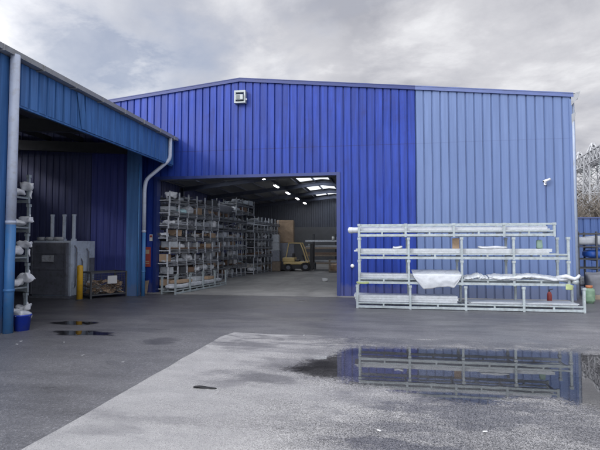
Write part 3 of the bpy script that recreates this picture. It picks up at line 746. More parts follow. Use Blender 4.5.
# ------------------------------------------------------------------ indoor stacks
ROT = R(-7.6)
def along(x, y):                                               # local (x along the row into the building, y to the left) -> rotation puts x on +Y
    return x, y
def indoor_stack(name, ox, oy, L, D, levels, h, n, seed, rz, fill=.8, big=1., wts=(4,3,3,1,4,2,2,2), zbase=0.):
    rnd = random.Random(seed)
    Mz = Matrix.Translation((ox, oy, 0)) @ Matrix.Rotation(rz, 4, 'Z')
    protos_ = {}
    for k in range(levels):
        lab = f'dull steel stillage, {ORD[k]} from the floor in the {name}' if k < levels-1 else f'dull steel stillage, topmost in the {name}'
        j = rnd.uniform(-.05,.05)
        loc = Mz @ Vector((j, rnd.uniform(-.03,.03), k*h + zbase))
        v = rnd.choice((0,0,1)) if k else 0
        if v not in protos_:
            protos_[v] = stillage(L, D, h, n, M['galv_dull'] if v == 0 else M['steel_mid'], lab, 'stillages stacked inside the doorway', tuple(loc), rz, detail=False, pw=.042, rail=M['steel_mid'])
        else: dup(protos_[v], tuple(loc), rz, lab)
        pos = [i*L/(n-1) for i in range(n)]
        # long profiles in bundles through the bays
        b = MB(); kind = rnd.choice(['alu','alu','whiteboard','brownpart','galv_dull','steel'])
        for q in range(rnd.randint(9, 16)):
            yy = rnd.uniform(.03, D-.05); zz = .18 + rnd.choice([0,.03,.06,.10])*rnd.random()
            a = rnd.uniform(-.15,.5); e = L - rnd.uniform(-.18,.9); wd = rnd.uniform(.02,.06)
            b.box(a, e, yy-wd/2, yy+wd/2, zz-.02, zz+rnd.uniform(.01,.03))
        for q in range(7):                                     # offcuts thrown in askew
            a = rnd.uniform(.1, L-.9); ln = rnd.uniform(.4,1.1); yy = rnd.uniform(.02,.25); z9 = rnd.uniform(.2,h*.55)
            b.bar((a,yy,z9),(a+ln,yy+rnd.uniform(-.05,.3),min(h-.03,z9+rnd.uniform(-.05,.2))),rnd.uniform(.015,.045))
        o = b.build('profile_bundle', M[kind]); o.location = tuple(loc); o.rotation_euler = (0,0,rz)
        tag(o, f'loose long profiles, {ORD[k]} level, {name}', 'profiles', 'profile bundles in the indoor stillages')
        for i in range(n-1):
            if rnd.random() > fill: continue
            typ = rnd.choices(['white','paper','card','cyan','whiteboard','greybag','brownpart','steel'], wts)[0]
            nm, ct = {'white':('film_bundle','white film bundle'),'paper':('paper_parcel','white paper parcel'),'card':('cardboard_box','brown cardboard box'),'cyan':('film_bundle','pale cyan film bundle'),'whiteboard':('wrapped_parcel','pale wrapped parcel'),'greybag':('sack','grey sack'),'brownpart':('wooden_block','dark brown block'),'steel':('metal_block','dark metal block')}[typ]
            w = (pos[i+1]-pos[i])
            x0 = pos[i] + rnd.uniform(.06,.35)*w; x1 = min(pos[i+1]-.03, x0 + rnd.uniform(.3,.8)*w)
            y0 = rnd.uniform(.0,.12); y1 = min(D-.03, y0+rnd.uniform(.25,.45))
            z0 = .17 + rnd.choice([0.,.02,.05]); z1 = min(h-.01, z0 + rnd.uniform(.06,.26)*big)
            b = MB()
            hard = typ in ('card','brownpart','paper','whiteboard','steel')
            if hard:
                A = Matrix.Translation(((x0+x1)/2,(y0+y1)/2,0)) @ Matrix.Rotation(rnd.uniform(-.15,.15),4,'Z')
                hx, hy = (x1-x0)/2, (y1-y0)/2
                b.box(-hx,hx,-hy,hy,z0,z1,A)
                if typ == 'card': b.box(-.025,.025,-hy-.002,hy+.002,z0+.01,z1+.002,A)
                if typ == 'paper': b.box(-hx-.002,hx+.002,-hy-.002,hy+.002,(z0+z1)/2-.01,(z0+z1)/2+.01,A)
            else: b.lump(x0,x1,y0,y1,z0-.02,z1,5,.07,rnd.random()*50,7)
            o = b.build(nm, M['film'] if typ == 'white' else M[typ], None, not hard); o.location = tuple(loc); o.rotation_euler = (0,0,rz)
            tag(o, f'{ct}, bay {["one","two","three","four","five","six","seven","eight","nine"][i]}, {ORD[k]} level, {name}', nm.split('_')[-1], 'goods lying in the indoor stillages')
# local x runs into the building, local y runs to the left (away from the gangway)
RZ = R(90-7.6)
indoor_stack('front stack by the doorway', -6.98, 14.75, 3.7, 1.15, 8, .435, 7, 5, RZ, .95, 1.25)
indoor_stack('second stack from the doorway', -7.35, 19.3, 4.3, 1.15, 7, .45, 9, 8, RZ, .97, 1.15, (5,2,1,.5,3,3,2,4))
indoor_stack('third stack from the doorway', -6.62, 24.6, 4.4, 1.15, 7, .46, 9, 21, RZ, .95, 1.1, (4,2,1,.3,3,3,2,4))
indoor_stack('short tier on the second stack', -6.93, 22.3, 2.3, 1.1, 2, .42, 4, 3, RZ, .9, 1., (5,2,1,.3,4,3,1,2), 7*.455)
indoor_stack('rear row stack behind the second stack', -8.75, 19.2, 4.3, 1.1, 8, .46, 6, 31, RZ, .6, .8)
# low long stillage on the gangway side with its white load
stillage(3.65, .50, .62, 5, M['galv'], 'low pale stillage with white boards standing at the foot of the indoor stacks', 'stillages stacked inside the doorway', (-6.43,14.14,0), RZ)
mzl = Matrix.Translation((-6.43,14.14,0)) @ Matrix.Rotation(RZ, 4, 'Z')
o = MB().lump(-.06,3.6,.04,.46,.16,.32,8,.02,3,3).build('film_bundle', M['white'], None, True); o.matrix_world = mzl
tag(o, 'long white film covered bundle in the low stillage at the foot of the indoor stacks', 'bundle')
for k,(x0,x1,mt,lb) in enumerate([(.35,1.2,'card','brown box'),(1.45,2.0,'whiteboard','pale box'),(2.35,2.9,'card','flat brown carton')]):
    o = MB().box(x0,x1,.08,.42,.335,.42+.05*(k==1)).build('carton', M[mt], None); o.matrix_world = mzl
    tag(o, f'{lb} on the white bundle of the low indoor stillage', 'box')
o = MB().lump(0,2.6,.1,1.0,0,.42,8,.06,5,2).build('covered_load', M['greybag'], None, True); o.matrix_world = Matrix.Translation((-7.3,20.1,7*.45)) @ Matrix.Rotation(RZ,4,'Z')
tag(o, 'big grey sheeted load on top of the second indoor stack', 'load')
# crates and boxes at the far end
for k,(x,y,z,w,d,h,mt,lb) in enumerate([(-5.75,29.2,1.75,1.05,1.0,1.45,'card','large brown carton on top of the pile beyond the indoor stacks'),(-6.3,27.9,1.75,.8,.9,.5,'whiteboard','pale crate topmost beside the large brown carton'),(-6.3,27.9,1.28,.82,.9,.46,'whiteboard','pale crate second from the top beside the large brown carton'),
        (-6.3,27.9,.62,.9,1.0,.65,'machine','dark crate under the pale crates beyond the indoor stacks'),(-5.75,29.2,.9,1.15,1.1,.84,'machine','dark crate right under the large brown carton'),(-5.75,29.2,.05,1.2,1.1,.84,'machine','dark crate on the floor under the large brown carton'),(-6.3,27.9,.03,.95,1.0,.58,'timber','timber crate on the floor below the pale crates')]):
    o = thing('crate', lb, 'crate', (x,y,z), R(6))
    MB().box(-w/2,w/2,-d/2,d/2,0,h).build('body', M[mt], o, bevel=.01)
    b = MB()
    for zz in ((0.05,.12),(h-.12,h-.05)): b.box(-w/2-.015,w/2+.015,-d/2-.015,-d/2-.002,zz[0],zz[1])
    b.build('batten', M[mt], o)

# forklift
K = thing('forklift', 'cream yellow forklift parked at the far end of the warehouse gangway', 'forklift', (-4.75,28.6,0), R(0))
K.scale = (1,1,.88)
for y in (-.3,.3): MB().cyl((.60,y,1.86),(.66,y,1.86),.06,12).build('headlight', M['lamp_grey'], K)
b = MB(); b.box(-.95,.62,-.5,.5,.46,.66); b.box(-1.0,-.25,-.5,.5,.64,.95); b.build('body', M['forky'], K, bevel=.05)
MB().box(-1.06,.66,-.48,.48,.16,.455).build('chassis', M['blackpl'], K)
b = MB()
for y in (-.46,.46):
    b.bar((-.78,y,.9),(-.60,y,1.98),.06); b.bar((.55,y,.6),(.30,y,1.5),.06); b.bar((.30,y,1.5),(.12,y,1.98),.06); b.bar((-.62,y,1.98),(.14,y,1.98),.07)
for i in range(6): b.bar((-.58+i*.13,-.46,1.98),(-.58+i*.13,.46,1.98),.035)
b.build('overhead_guard', M['forky'], K)
b = MB(); b.box(-.38,.02,-.25,.25,.66,.80); b.box(-.42,-.30,-.24,.24,.80,1.25); b.build('seat', M['blackpl'], K, bevel=.03)
MB().tube([(.35,0,.62),(.22,0,1.05)], .03, 8).build('steering_column', M['blackpl'], K)
b = MB()
for i in range(16):
    a0, a1 = 2*math.pi*i/16, 2*math.pi*(i+1)/16
    b.cyl((.22-.04*math.cos(a0),.17*math.sin(a0),1.05+.1*math.cos(a0)),(.22-.04*math.cos(a1),.17*math.sin(a1),1.05+.1*math.cos(a1)),.014,6)
b.build('steering_wheel', M['blackpl'], K)
b = MB()
for y in (-.34,.34): b.box(.72,.82,y-.05,y+.05,.08,1.95); b.box(.83,.91,y-.04,y+.04,.08,1.9)
b.box(.74,.80,-.29,.29,1.85,1.93); b.box(.74,.80,-.29,.29,.9,.98); b.cyl((.78,0,.2),(.78,0,1.8),.05,10); b.build('mast', M['blackpl'], K)
MB().box(.92,.96,-.42,.42,.25,.62).build('carriage', M['blackpl'], K)
for y in (-.28,.28):
    b = MB(); b.box(.965,1.01,y-.05,y+.05,.06,.55); b.box(1.01,1.95,y-.05,y+.05,.06,.10); b.build('fork', M['steel'], K)
for x, r in ((-.62,.26),(.45,.31)):
    for y in (-.46,.46):
        w = MB(); w.cyl((x,y-.09,r),(x,y+.09,r),r,20); wo = w.build('wheel', M['black'], K)
        MB().cyl((x,y-.10,r),(x,y+.10,r),r*.5,14).build('rim', M['machine'], wo)

# cantilever rack across the far end, with bundles
RK = thing('cantilever_rack', 'grey cantilever rack of long profiles across the far end of the warehouse', 'rack', (-4.6,32.0,0))
for x in (.2,1.8,3.4,5.0):
    MB().box(x-.06,x+.06,.55,.75,0,2.4).build('upright', M['steel'], RK)
for z in (.35,.9,1.4,1.9):
    MB().box(-.3,5.6,.0,.06,z-.06,z+.06).build('beam', M['galv_dull'] if z > 1.5 else M['timber'], RK)
    for x in (.2,1.8,3.4,5.0): MB().box(x-.04,x+.04,.07,.54,z-.05,z+.01).build('arm', M['steel'], RK)
for k, z in enumerate((.35,.9,1.4)):
    b = MB(); rnd = random.Random(k)
    for q in range(9):
        yy = .1+rnd.random()*.4; zz = z+.03+rnd.choice([0,.06,.12]); b.box(-.5+rnd.random()*.4,5.2+rnd.random()*.5,yy-.03,yy+.03,zz,zz+.05)
    o = b.build('profile_bundle', M[['alu','brownpart','alu'][k]]); o.location = (-4.6,32.0,0)
    tag(o, f'long profiles on the {["lowest","second","third"][k]} level of the far cantilever rack', 'profiles')
for k, x in enumerate((-2.95,-2.62)):
    T = thing('tin', f'{["left","right"][k]} of two small white tins on the top beam of the far rack', 'tin', (x,32.03,1.962))
    MB().lathe([(.09,0),(.09,.22),(.075,.24),(.02,.24)], n=12).build('can', M['camwhite'], T, True); MB().lathe([(.07,.24),(.07,.28),(.02,.285)], n=12).build('lid', M['lamp_grey'], T)
CK = thing('wire_bin', 'small yellowish wire bin on the floor right of the forklift', 'bin', (-2.75,27.2,0))
b = MB()
for x in (0,.7):
    for y in (0,.6): b.bar((x,y,0),(x,y,.75),.05)
for z in (.1,.4,.72):
    b.bar((0,0,z),(.7,0,z),.035); b.bar((0,.6,z),(.7,.6,z),.035); b.bar((0,0,z),(0,.6,z),.035); b.bar((.7,0,z),(.7,.6,z),.035)
MB().box(.02,.68,.02,.58,.05,.085).build('floor_tray', M['timber'], CK); b.build('frame', M['timber'], CK); MB().lump(.08,.62,.08,.52,.08,.5,5,.06,2,4).build('rags', M['card'], CK, True)
tag(MB().lump(-2.35,-2.1,20.2,20.4,.005,.14,5,.05,3,8).build('crumpled_paper', M['paper'], None, True), 'crumpled white paper on the concrete just inside the doorway', 'paper')

# ------------------------------------------------------------------ things in the bay on the left
MC = thing('baling_press', 'dark cabinet machine with three pale rams standing up in the open bay', 'machine', (-10.42,12.6,0))
MB().box(0,1.30,.05,1.25,.06,1.74).build('body', M['machine_side'], MC, bevel=.015)
MB().box(.02,1.24,-.01,.045,.10,1.68).build('front_door', M['machine'], MC, bevel=.01)
b = MB(); b.box(.0,.05,-.035,-.012,.12,1.66); b.box(1.16,1.22,-.05,-.012,.12,1.66); b.box(.06,1.15,-.03,-.012,.86,.92); b.box(.06,1.15,-.03,-.012,1.34,1.38); b.build('door_frame', M['machine'], MC)
MB().box(.38,.78,-.04,-.032,1.10,1.30).build('maker_plate', M['galv_dull'], MC)
MB().box(-.04,1.34,-.04,1.28,0,.06).build('plinth', M['machine'], MC)
b = MB()
for y,z0,z1 in ((.2,.3,1.6),(.5,.2,1.2),(.8,.4,1.5)): b.tube([(1.31,y,z0),(1.36,y,z0+.1),(1.36,y+.03,z1-.1),(1.31,y,z1)], .02, 8)
b.box(1.302,1.36,.95,1.15,.7,1.2); b.build('hoses', M['machine'], MC)
MB().box(1.305,1.33,.1,.5,.08,.5).build('side_panel', M['machine_side'], MC); MB().box(1.305,1.35,.3,.45,.9,1.4).build('control_box', M['machine_side'], MC)
for x, y in ((.46,.3),(.84,.34),(1.20,.3)):
    b = MB(); b.cyl((x,y,1.74),(x,y,2.5),.052,14); b.cyl((x,y,2.5),(x,y,2.56),.062,14); b.cyl((x,y,1.742),(x,y,1.80),.08,14); b.build('ram', M['machine_side'], MC)
for k,(x,l) in enumerate(((.12,.2),(.42,.22),(.72,.25))):
    tag(MB().cyl((-10.42+x,12.70,1.80),(-10.42+x+l,12.74,1.80),.06,12).build('film_roll', M['white'], None, True), f'{["left","middle","right"][k]} of three white rolls lying on top of the dark cabinet machine', 'roll')
BO = thing('bollard', 'yellow bollard in front of the cabinet machine in the bay', 'bollard', (-8.60,12.35,0))
MB().lathe([(.085,0),(.085,.96),(.075,1.0),(.03,1.02)], n=20).build('post', M['yellow'], BO, True)
MB().lathe([(.12,0.002),(.12,.02),(.09,.022)], n=20).build('base_plate', M['steel'], BO)
# cage of scrap cardboard
CG = thing('wire_cage', 'steel mesh cage full of scrap cardboard beside the corner pier', 'cage', (-8.42,12.62,0), R(58))
W_, D_, H_ = 1.12, .75, .80
for x in (0,W_):
    for y in (0,D_): MB().box(x-.025,x+.025,y-.025,y+.025,0,H_).build('post', M['steel'], CG)
b = MB()
for z, nm in ((.1,'base_frame'),(H_-.03,'top_frame')):
    b = MB()
    for y in (0,D_): b.bar((.025,y,z),(W_-.025,y,z),.04)
    for x in (0,W_): b.bar((x,.025,z),(x,D_-.025,z),.04)
    b.build(nm, M['steel'], CG)
MB().box(.03,W_-.03,.03,D_-.03,.085,.11).build('floor_tray', M['steel'], CG)
b = MB()
for i in range(1,14):
    x = W_*i/14; b.bar((x,0,.12),(x,0,H_-.05),.006); b.bar((x,D_,.12),(x,D_,H_-.05),.006)
for i in range(1,9):
    z = .12+(H_-.17)*i/9; b.bar((.02,-.006,z),(W_-.02,-.006,z),.006); b.bar((.02,D_,z),(W_-.02,D_,z),.006); b.bar((0,.02,z),(0,D_-.02,z),.006); b.bar((W_,.02,z),(W_,D_-.02,z),.006)
for i in range(1,9):
    y = D_*i/9; b.bar((0,y,.12),(0,y,H_-.05),.006); b.bar((W_,y,.12),(W_,y,H_-.05),.006)
b.build('mesh_panels', M['steel'], CG)
MB().box(W_*.45,W_*.72,-.016,-.010,.42,.66).build('name_card', M['paper'], CG)
rnd = random.Random(4); b = MB(); bw = MB()
for i in range(90):
    x = rnd.uniform(.12,W_-.12); y = rnd.uniform(.1,D_-.1); z = rnd.uniform(.14,.50-.15*abs(x/W_-.5))
    A = Matrix.Translation((x,y,z)) @ Matrix.Rotation(rnd.uniform(0,6.3),4,'Z') @ Matrix.Rotation(rnd.uniform(-.9,.9),4,'X') @ Matrix.Rotation(rnd.uniform(-.6,.6),4,'Y')
    w = rnd.uniform(.06,.15); h = rnd.uniform(.05,.10)
    (bw if rnd.random() < .22 else b).box(-w,w,-h,h,-.004,.004,A)
for bb, mt, nm, lb in ((b,'card','cardboard_scrap','heap of brown cardboard scraps inside the wire cage'),(bw,'paper','paper_scrap','white paper scraps among the cardboard in the wire cage')):
    o = bb.build(nm, M[mt]); o.location = CG.location; o.rotation_euler = CG.rotation_euler; tag(o, lb, 'scrap'); o['kind'] = 'stuff'

# trolley stack behind the near downpipe
NL = 5; hL = .62
b0 = None
for k in range(NL):
    lab = f'pale steel stillage end showing behind the near left downpipe, {["lowest","second from the ground","third from the ground","fourth from the ground","topmost"][k]}'
    loc = (-7.98 + (.02*(k % 2)), 8.12, k*hL)
    if b0 is None: b0 = stillage(.74, .50, hL, 2, M['galv'], lab, 'stillages stacked behind the near left downpipe', loc, 0)
    else: dup(b0, loc, R(.6*(k % 2)), lab)
    rnd = random.Random(64+k*7)
    lv = ["lowest","second","third","fourth","topmost"][k]
    o = MB().lump(.36,.76,.04,.44,.16,.16+rnd.uniform(.08,.2),6,.06,k*3+1,7).build('film_bundle', M['film'], None, True); o.location = loc
    tag(o, f'white film bundle in the {lv} stillage behind the near downpipe', 'bundle')
    b = MB(); q0 = rnd.uniform(.3,.5); z9 = rnd.uniform(.2,.34)
    b.lump(.62,.62+rnd.uniform(.16,.28),.36,.54,z9,z9+rnd.uniform(.08,.2),6,.07,k*5+2,9)
    px_, pz_ = .66+rnd.uniform(0,.08), z9+.05; pts = [(px_,.5,pz_)]; up = rnd.choice((-1,1)) if k else 1
    for q in range(6): px_ += rnd.uniform(-.03,.035); pz_ += up*rnd.uniform(.02,.055); pts.append((px_,.52+rnd.uniform(-.02,.02),pz_))
    b.tube(pts, [.035,.04,.03,.034,.025,.02,.01], 8)
    o = b.build('film_tail', M['film'], None, True); o.location = loc
    tag(o, f'loose tail of white film hanging out of the {lv} stillage behind the near downpipe', 'film')
BK = thing('bucket', 'bright blue plastic bucket with white rags at the foot of the near downpipe', 'bucket', (-6.60,7.78,0))
b = MB(); b.lathe([(.125,0),(.15,.27),(.165,.275),(.165,.30),(.15,.30),(.14,.27),(.11,.02)], n=20); b.build('tub', M['bucket'], BK, True)
MB().tube([(-.16,0,.27),(-.12,-.1,.30),(0,-.165,.285),(.12,-.1,.30),(.16,0,.27)], .007, 6).build('handle', M['galv'], BK)
tag(MB().lump(-6.71,-6.49,7.67,7.89,.19,.37,6,.05,8,8).build('rag', M['white'], None, True), 'white rag heaped in the blue bucket', 'rag')

# ------------------------------------------------------------------ yard on the right
ff = lambda u, w, z: (u, 22.0 + w, z)
FN = thing('boundary_fence', 'blue ribbed sheet fence beyond the right corner of the warehouse', 'fence')
ribbed(5.95, 24, lambda u: 0.05, lambda u: 2.78, ff, pitch=.30).build('sheet_panel', M['fence'], FN)
MB().box(5.95,24,21.96,22.06,2.78,2.84).build('capping', M['trim_pale'], FN)
for i in range(8): MB().box(6.0+i*2.4,6.1+i*2.4,22.06,22.16,0,2.8).build('post', M['steel'], FN)
RA = thing('pipe_rack', 'dark steel rack of wrapped lengths by the blue fence', 'rack', (6.35,16.4,0))
for x in (.2,.75,1.6,2.8,4.0):
    for y in (0,.9): MB().box(x-.025,x+.025,y-.025,y+.025,0,2.05).build('post', M['steel'], RA)
for z in (.30,.85,1.15,1.55,1.98):
    for y in (0,.9): MB().box(.2,4.0,y-.052,y-.027,z-.02,z+.02).build('rail', M['steel'], RA)
for z in (.3,.85,1.15,1.55):
    for x in (.2,.75,1.6,2.8,4.0): MB().box(x-.018,x+.018,-.02,.86,z-.055,z-.022).build('bearer', M['steel'], RA)
tag(MB().lump(6.4,10.3,16.48,17.2,1.58,1.90,10,.05,3,2).build('film_bundle', M['white'], None, True), 'long white wrapped bundle on the upper level of the dark rack by the fence', 'bundle')
tag(MB().lump(6.9,10.2,16.48,17.2,1.18,1.45,10,.05,5,2).build('tarpaulin_bundle', M['tarpblue'], None, True), 'blue tarpaulin bundle below the white bundle in the dark rack', 'bundle')
boards('profile_bundle','grey profiles on the low level of the dark rack by the fence',6.45,10.2,16.5,17.2,.33,4,.05,M['galv_dull'],seed=31)
tag(MB().lump(6.55,7.5,15.75,16.3,0,.75,8,.12,7,2.5).build('sack', M['greybag'], None, True), 'bulging grey sack on the ground in front of the dark rack', 'sack')
tag(MB().lump(7.6,8.6,15.8,16.35,0,.55,8,.1,9,2.5).build('sack', M['machine'], None, True), 'dark low sack on the ground right of the bulging grey sack', 'sack')
tag(MB().box(6.2,8.6,14.9,15.05,0,.12).build('timber_baulk', M['timber']), 'weathered timber baulk on the ground at the right edge', 'timber')
GC = thing('gas_cylinder', 'squat pale green gas cylinder with orange guard by the right end of the outdoor stack', 'gas cylinder', (5.82,13.95,0)); GC.scale = (.88,.88,.9)
MB().lathe([(.12,0),(.12,.04),(.155,.06),(.16,.09),(.16,.38),(.14,.44),(.07,.47),(.04,.48)], n=22).build('body', M['green'], GC, True)
b = MB(); b.lathe([(.09,.455),(.10,.54),(.085,.54),(.075,.455)], n=18); b.build('guard', M['orange'], GC, True)
MB().lathe([(.02,.48),(.025,.52),(.01,.535)], n=10).build('valve', M['steel'], GC)

# ------------------------------------------------------------------ gantry, power lines, trees
def lattice(b, p0, p1, w0, w1, nseg, th):
    """square lattice mast or beam from p0 to p1"""
    p0 = Vector(p0); p1 = Vector(p1); d = (p1-p0).normalized()
    u = d.cross(Vector((0,0,1)) if abs(d.z) < .9 else Vector((1,0,0))).normalized(); k = d.cross(u)
    rings = []
    for i in range(nseg+1):
        f = i/nseg; c = p0.lerp(p1, f); w = (w0+(w1-w0)*f)/2
        rings.append([c+u*w+k*w, c-u*w+k*w, c-u*w-k*w, c+u*w-k*w])
    for q in range(4): 
        for i in range(nseg): b.bar(rings[i][q], rings[i+1][q], th*1.4)
    for i in range(nseg):
        for q in range(4):
            a, c = rings[i], rings[i+1]
            b.bar(a[q], c[(q+1) % 4], th); b.bar(a[(q+1) % 4], c[q], th); b.bar(a[q], a[(q+1) % 4], th)
GY = thing('pylon_gantry', 'grey steel lattice gantry of a substation beyond the fence', 'pylon', (17.05,42,0))
for dx, dy in ((0,0),(-.45,-3.5)):
    b = MB(); lattice(b, (dx-.0,dy,0), (dx,dy,8.4), 1.5, .9, 9, .055); b.build('mast', M['pylon'], GY)
    b = MB(); lattice(b, (dx,dy,8.4), (dx,dy,9.5), .9, .15, 3, .05); b.build('peak', M['pylon'], GY)
b = MB(); lattice(b, (.15,1.2,8.3), (-1.35,-10.5,8.3), .85, .85, 15, .055); b.build('cross_beam', M['pylon'], GY)
for i in range(4):
    b = MB(); x, y = -.13-.26*i, -1.-2.*i
    for q in range(5): b.cyl((x,y,7.85-q*.16),(x,y,7.78-q*.16),.10,8)
    b.cyl((x,y,7.9),(x,y,7.0),.02,6); b.build('insulator', M['lamp_grey'], GY)
for k, z in enumerate((9.4, 8.9, 7.0, 6.3, 5.6, 5.0)):
    pts = []
    for i in range(17):
        f = i/16; pts.append((4+70*f, 47+.3*k - 6*f, z+.5 - 3.2*f*(1-f) + 1.0*f))
    tag(MB().tube(pts, .022, 5).build('power_line', M['wire']), f'{["topmost","second","third","fourth","fifth","lowest"][k]}{" from the top" if 0<k<5 else ""} of the power lines crossing behind the gantry', 'power line', 'power lines behind the gantry')

def tree_mesh(seed, h, spread):
    rnd = random.Random(seed); tr = MB(); cr = MB()
    def grow(p, d, L, r, lev):
        q = p; n = 3
        pts = [p]; rs = [r]
        for i in range(n):
            d = (d + Vector((rnd.uniform(-1,1),rnd.uniform(-1,1),rnd.uniform(-.4,.6)))*.16).normalized()
            q = q + d*L/n; pts.append(q); rs.append(r*(1-.45*(i+1)/n))
        (tr if lev < 1 else cr).tube(pts, rs, 6 if lev < 2 else 3)
        if lev >= 4: return
        for k in range(rnd.randint(3,5) if lev else 9):
            f = rnd.uniform(.35,1.); pp = pts[min(n, int(f*n+.6))]
            a = rnd.uniform(0, 6.28); e = rnd.uniform(.2,.95)
            dd = (d*.75 + Vector((math.cos(a),math.sin(a),rnd.uniform(-.1,.5)))*spread*e).normalized()
            grow(pp, dd, L*rnd.uniform(.55,.78), max(rs[-1]*.74,.020), lev+1)
    grow(Vector((0,0,0)), Vector((0,0,1)), h*.48, h*.02, 0)
    return tr, cr
protos = []
for s_ in range(3):
    protos.append(tree_mesh(100+s_, 6.2, .9))
tm = []
spots = [(14.2,36,.80),(16.4,39.5,.9),(15.3,34.5,.72),(18.6,43,1.0),(18.0,46,1.05),(17.0,36.5,.85),(22,41,1.1),(11.2,40,.9),(13.2,45,1.1),(20.4,48,1.25),(25,38,1.),(28,41,1.1)]
where = ['nearest the warehouse corner','just left of the gantry','low in front of the gantry','between the gantry masts','behind the gantry','right of the gantry masts','tall at the right','far behind the warehouse corner','far back left of the gantry','tallest, far back','farther right beyond the frame edge','farthest right']
for i, (x, y, sc) in enumerate(spots):
    t_ = thing('bare_tree', f'bare grey brown twiggy tree over the fence, {where[i]}', 'tree', (x,y,0), i*1.3, 'bare trees beyond the fence')
    t_.scale = (sc,sc,sc*.95)
    k = i % 3
    if i < 3:
        a = protos[k][0].build('trunk', M['bark'], t_); c = protos[k][1].build('crown', M['bark'], t_); tm.append((a.data, c.data))
    else:
        for nm, me in zip(('trunk','crown'), tm[k]):
            o = bpy.data.objects.new(nm, me); col.objects.link(o); o.parent = t_

# litter and small things on the ground
for k,(px,py,lb) in enumerate([(17,345,'white scrap near the foot of the blue bucket, left one'),(21,342,'white scrap near the foot of the blue bucket, right one'),(64,343,'white scrap on the dark asphalt below the small puddles'),(123,363,'largest white scrap on the open dark asphalt at left'),(83,356,'faint white scrap left of the largest one'),(379,432,'white scrap on the wet tarmac at the bottom'),(485,433,'white scrap at the lower right of the tarmac'),(304,336,'white strip lying before the big puddle')]):
    x, y = gp(px, py); s_ = .020
    A = Matrix.Translation((x,y,.012)) @ Matrix.Rotation(k*1.1,4,'Z') @ Matrix.Rotation(.15,4,'X')
    tag(MB().box(-s_,s_,-s_*.4,s_*.4,0,.004,A).build('litter', M['paper']), lb, 'litter', 'bits of white litter on the yard')
x, y = gp(205,388.5)
tag(MB().lump(x-.14,x+.14,y-.028,y+.028,.005,.02,6,.016,4,9).build('rubber_strip', M['black'], None, True), 'short black strip lying on the pale tarmac', 'strip')

# ------------------------------------------------------------------ sky, sun, camera
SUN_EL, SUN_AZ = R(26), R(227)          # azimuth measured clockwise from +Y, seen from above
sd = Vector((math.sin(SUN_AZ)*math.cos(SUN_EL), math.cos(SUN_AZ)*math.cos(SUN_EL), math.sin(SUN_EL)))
w = bpy.data.worlds.new('World'); scene.world = w; w.use_nodes = True
t = w.node_tree; t.nodes.clear()
out = t.nodes.new('ShaderNodeOutputWorld'); bg = t.nodes.new('ShaderNodeBackground'); t.links.new(bg.outputs[0], out.inputs[0])
sky = N(t, 'ShaderNodeTexSky', sky_type='NISHITA'); sky.sun_disc = False; sky.sun_elevation = SUN_EL; sky.sun_rotation = SUN_AZ
bg.inputs[1].default_value = .12
tc = t.nodes.new('ShaderNodeTexCoord').outputs['Generated']
sep = N(t, 'ShaderNodeSeparateXYZ'); t.links.new(tc, sep.inputs[0])
# project the view direction on a flat cloud deck
zc = math_(t, 'ADD', math_(t, 'MAXIMUM', sep.outputs[2], 0.), .16)
cx = math_(t, 'DIVIDE', sep.outputs[0], zc); cy = math_(t, 'DIVIDE', sep.outputs[1], zc)
comb = N(t, 'ShaderNodeCombineXYZ'); t.links.new(cx, comb.inputs[0]); t.links.new(cy, comb.inputs[1])
cv = mapping(t, comb.outputs[0], (1,1,1), (2.3,.4,0))
n1 = noise(t, cv, .75, 9, .56, .35); n2 = noise(t, cv, 1.9, 9, .6, .2)
def towards(x, y, r, soft):
    """soft patch of sky around one direction, its rim broken up by the cloud noise"""
    d = (cF*FPX + cR*(x-300) + cU*(225-y)).normalized()
    n = N(t, 'ShaderNodeVectorMath', operation='DISTANCE'); t.links.new(tc, n.inputs[0]); n.inputs[1].default_value = d
    v = math_(t, 'ADD', n.outputs['Value'], math_(t, 'MULTIPLY', math_(t, 'SUBTRACT', n2, .5), .9))
    m_ = N(t, 'ShaderNodeMapRange', interpolation_type='SMOOTHSTEP'); m_.inputs[1].default_value = r+soft; m_.inputs[2].default_value = r-soft
    t.links.new(v, m_.inputs[0]); return m_.outputs[0]
gap = math_(t, 'ADD', towards(215,55,.05,.14), towards(90,70,.0,.10), True)
bank = math_(t, 'ADD', math_(t, 'ADD', towards(148,90,.07,.11), towards(300,74,.03,.09)), towards(60,10,.22,.3))
grey = math_(t, 'ADD', math_(t, 'MULTIPLY', towards(470,20,.32,.3), .6), towards(345,22,.10,.16))
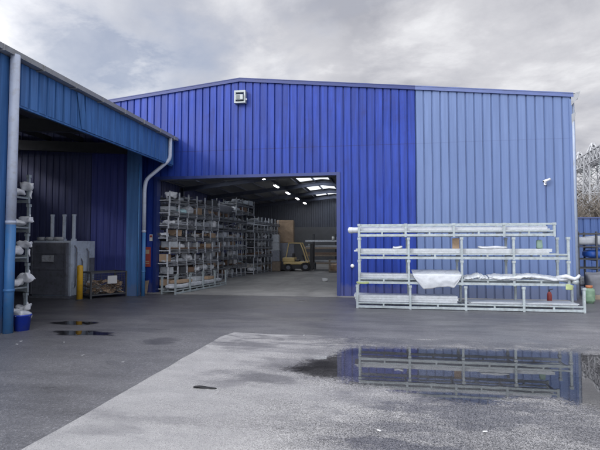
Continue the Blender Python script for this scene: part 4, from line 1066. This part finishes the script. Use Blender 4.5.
cover = math_(t, 'SUBTRACT', ramp(t, n1, [(.30,.35),(.50,1.)]).outputs[0], math_(t, 'MULTIPLY', gap, .5), True)
lv = math_(t, 'ADD', math_(t, 'MULTIPLY', n1, .55), math_(t, 'MULTIPLY', n2, .45))
lv = math_(t, 'ADD', lv, math_(t, 'MULTIPLY', bank, .12)); lv = math_(t, 'SUBTRACT', lv, math_(t, 'MULTIPLY', grey, .075))
lum = ramp(t, lv, [(.36,(3.4,3.47,3.9)),(.49,(5.2,5.22,5.55)),(.62,(8.0,8.05,8.25))]).outputs[0]
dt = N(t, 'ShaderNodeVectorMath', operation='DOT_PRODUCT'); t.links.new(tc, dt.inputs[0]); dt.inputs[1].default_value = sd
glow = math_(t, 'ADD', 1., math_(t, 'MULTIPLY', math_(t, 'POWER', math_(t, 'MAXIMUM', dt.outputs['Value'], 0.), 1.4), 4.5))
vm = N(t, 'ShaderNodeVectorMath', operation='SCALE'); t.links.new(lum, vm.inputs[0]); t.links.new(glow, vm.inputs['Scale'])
haze_sky = mixc(t, .6, sky.outputs[0], (4.6,4.8,5.7))
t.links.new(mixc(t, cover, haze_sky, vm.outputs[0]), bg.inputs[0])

sun = bpy.data.lights.new('sun', 'SUN'); sun.energy = 1.5; sun.angle = R(10); sun.color = (1,.96,.9)
so = bpy.data.objects.new('sun', sun); col.objects.link(so); so.rotation_euler = (-sd).to_track_quat('-Z', 'Y').to_euler()

cam = bpy.data.cameras.new('camera'); co = bpy.data.objects.new('camera', cam); col.objects.link(co)
cam.sensor_width = 36; cam.lens = FPX/600*36; cam.clip_start = .05; cam.clip_end = 2000
co.location = (0,0,HC); co.rotation_euler = (R(90)+PITCH, 0, YAW)
scene.camera = co
scene.view_settings.view_transform = 'Standard'; scene.view_settings.look = 'None'
scene.view_settings.exposure = .1; scene.view_settings.gamma = 1; scene.view_settings.use_curve_mapping = False
scene.cycles.use_denoising = True
scene.cycles.max_bounces = 8; scene.cycles.transparent_max_bounces = 16
scene.cycles.sample_clamp_indirect = 6
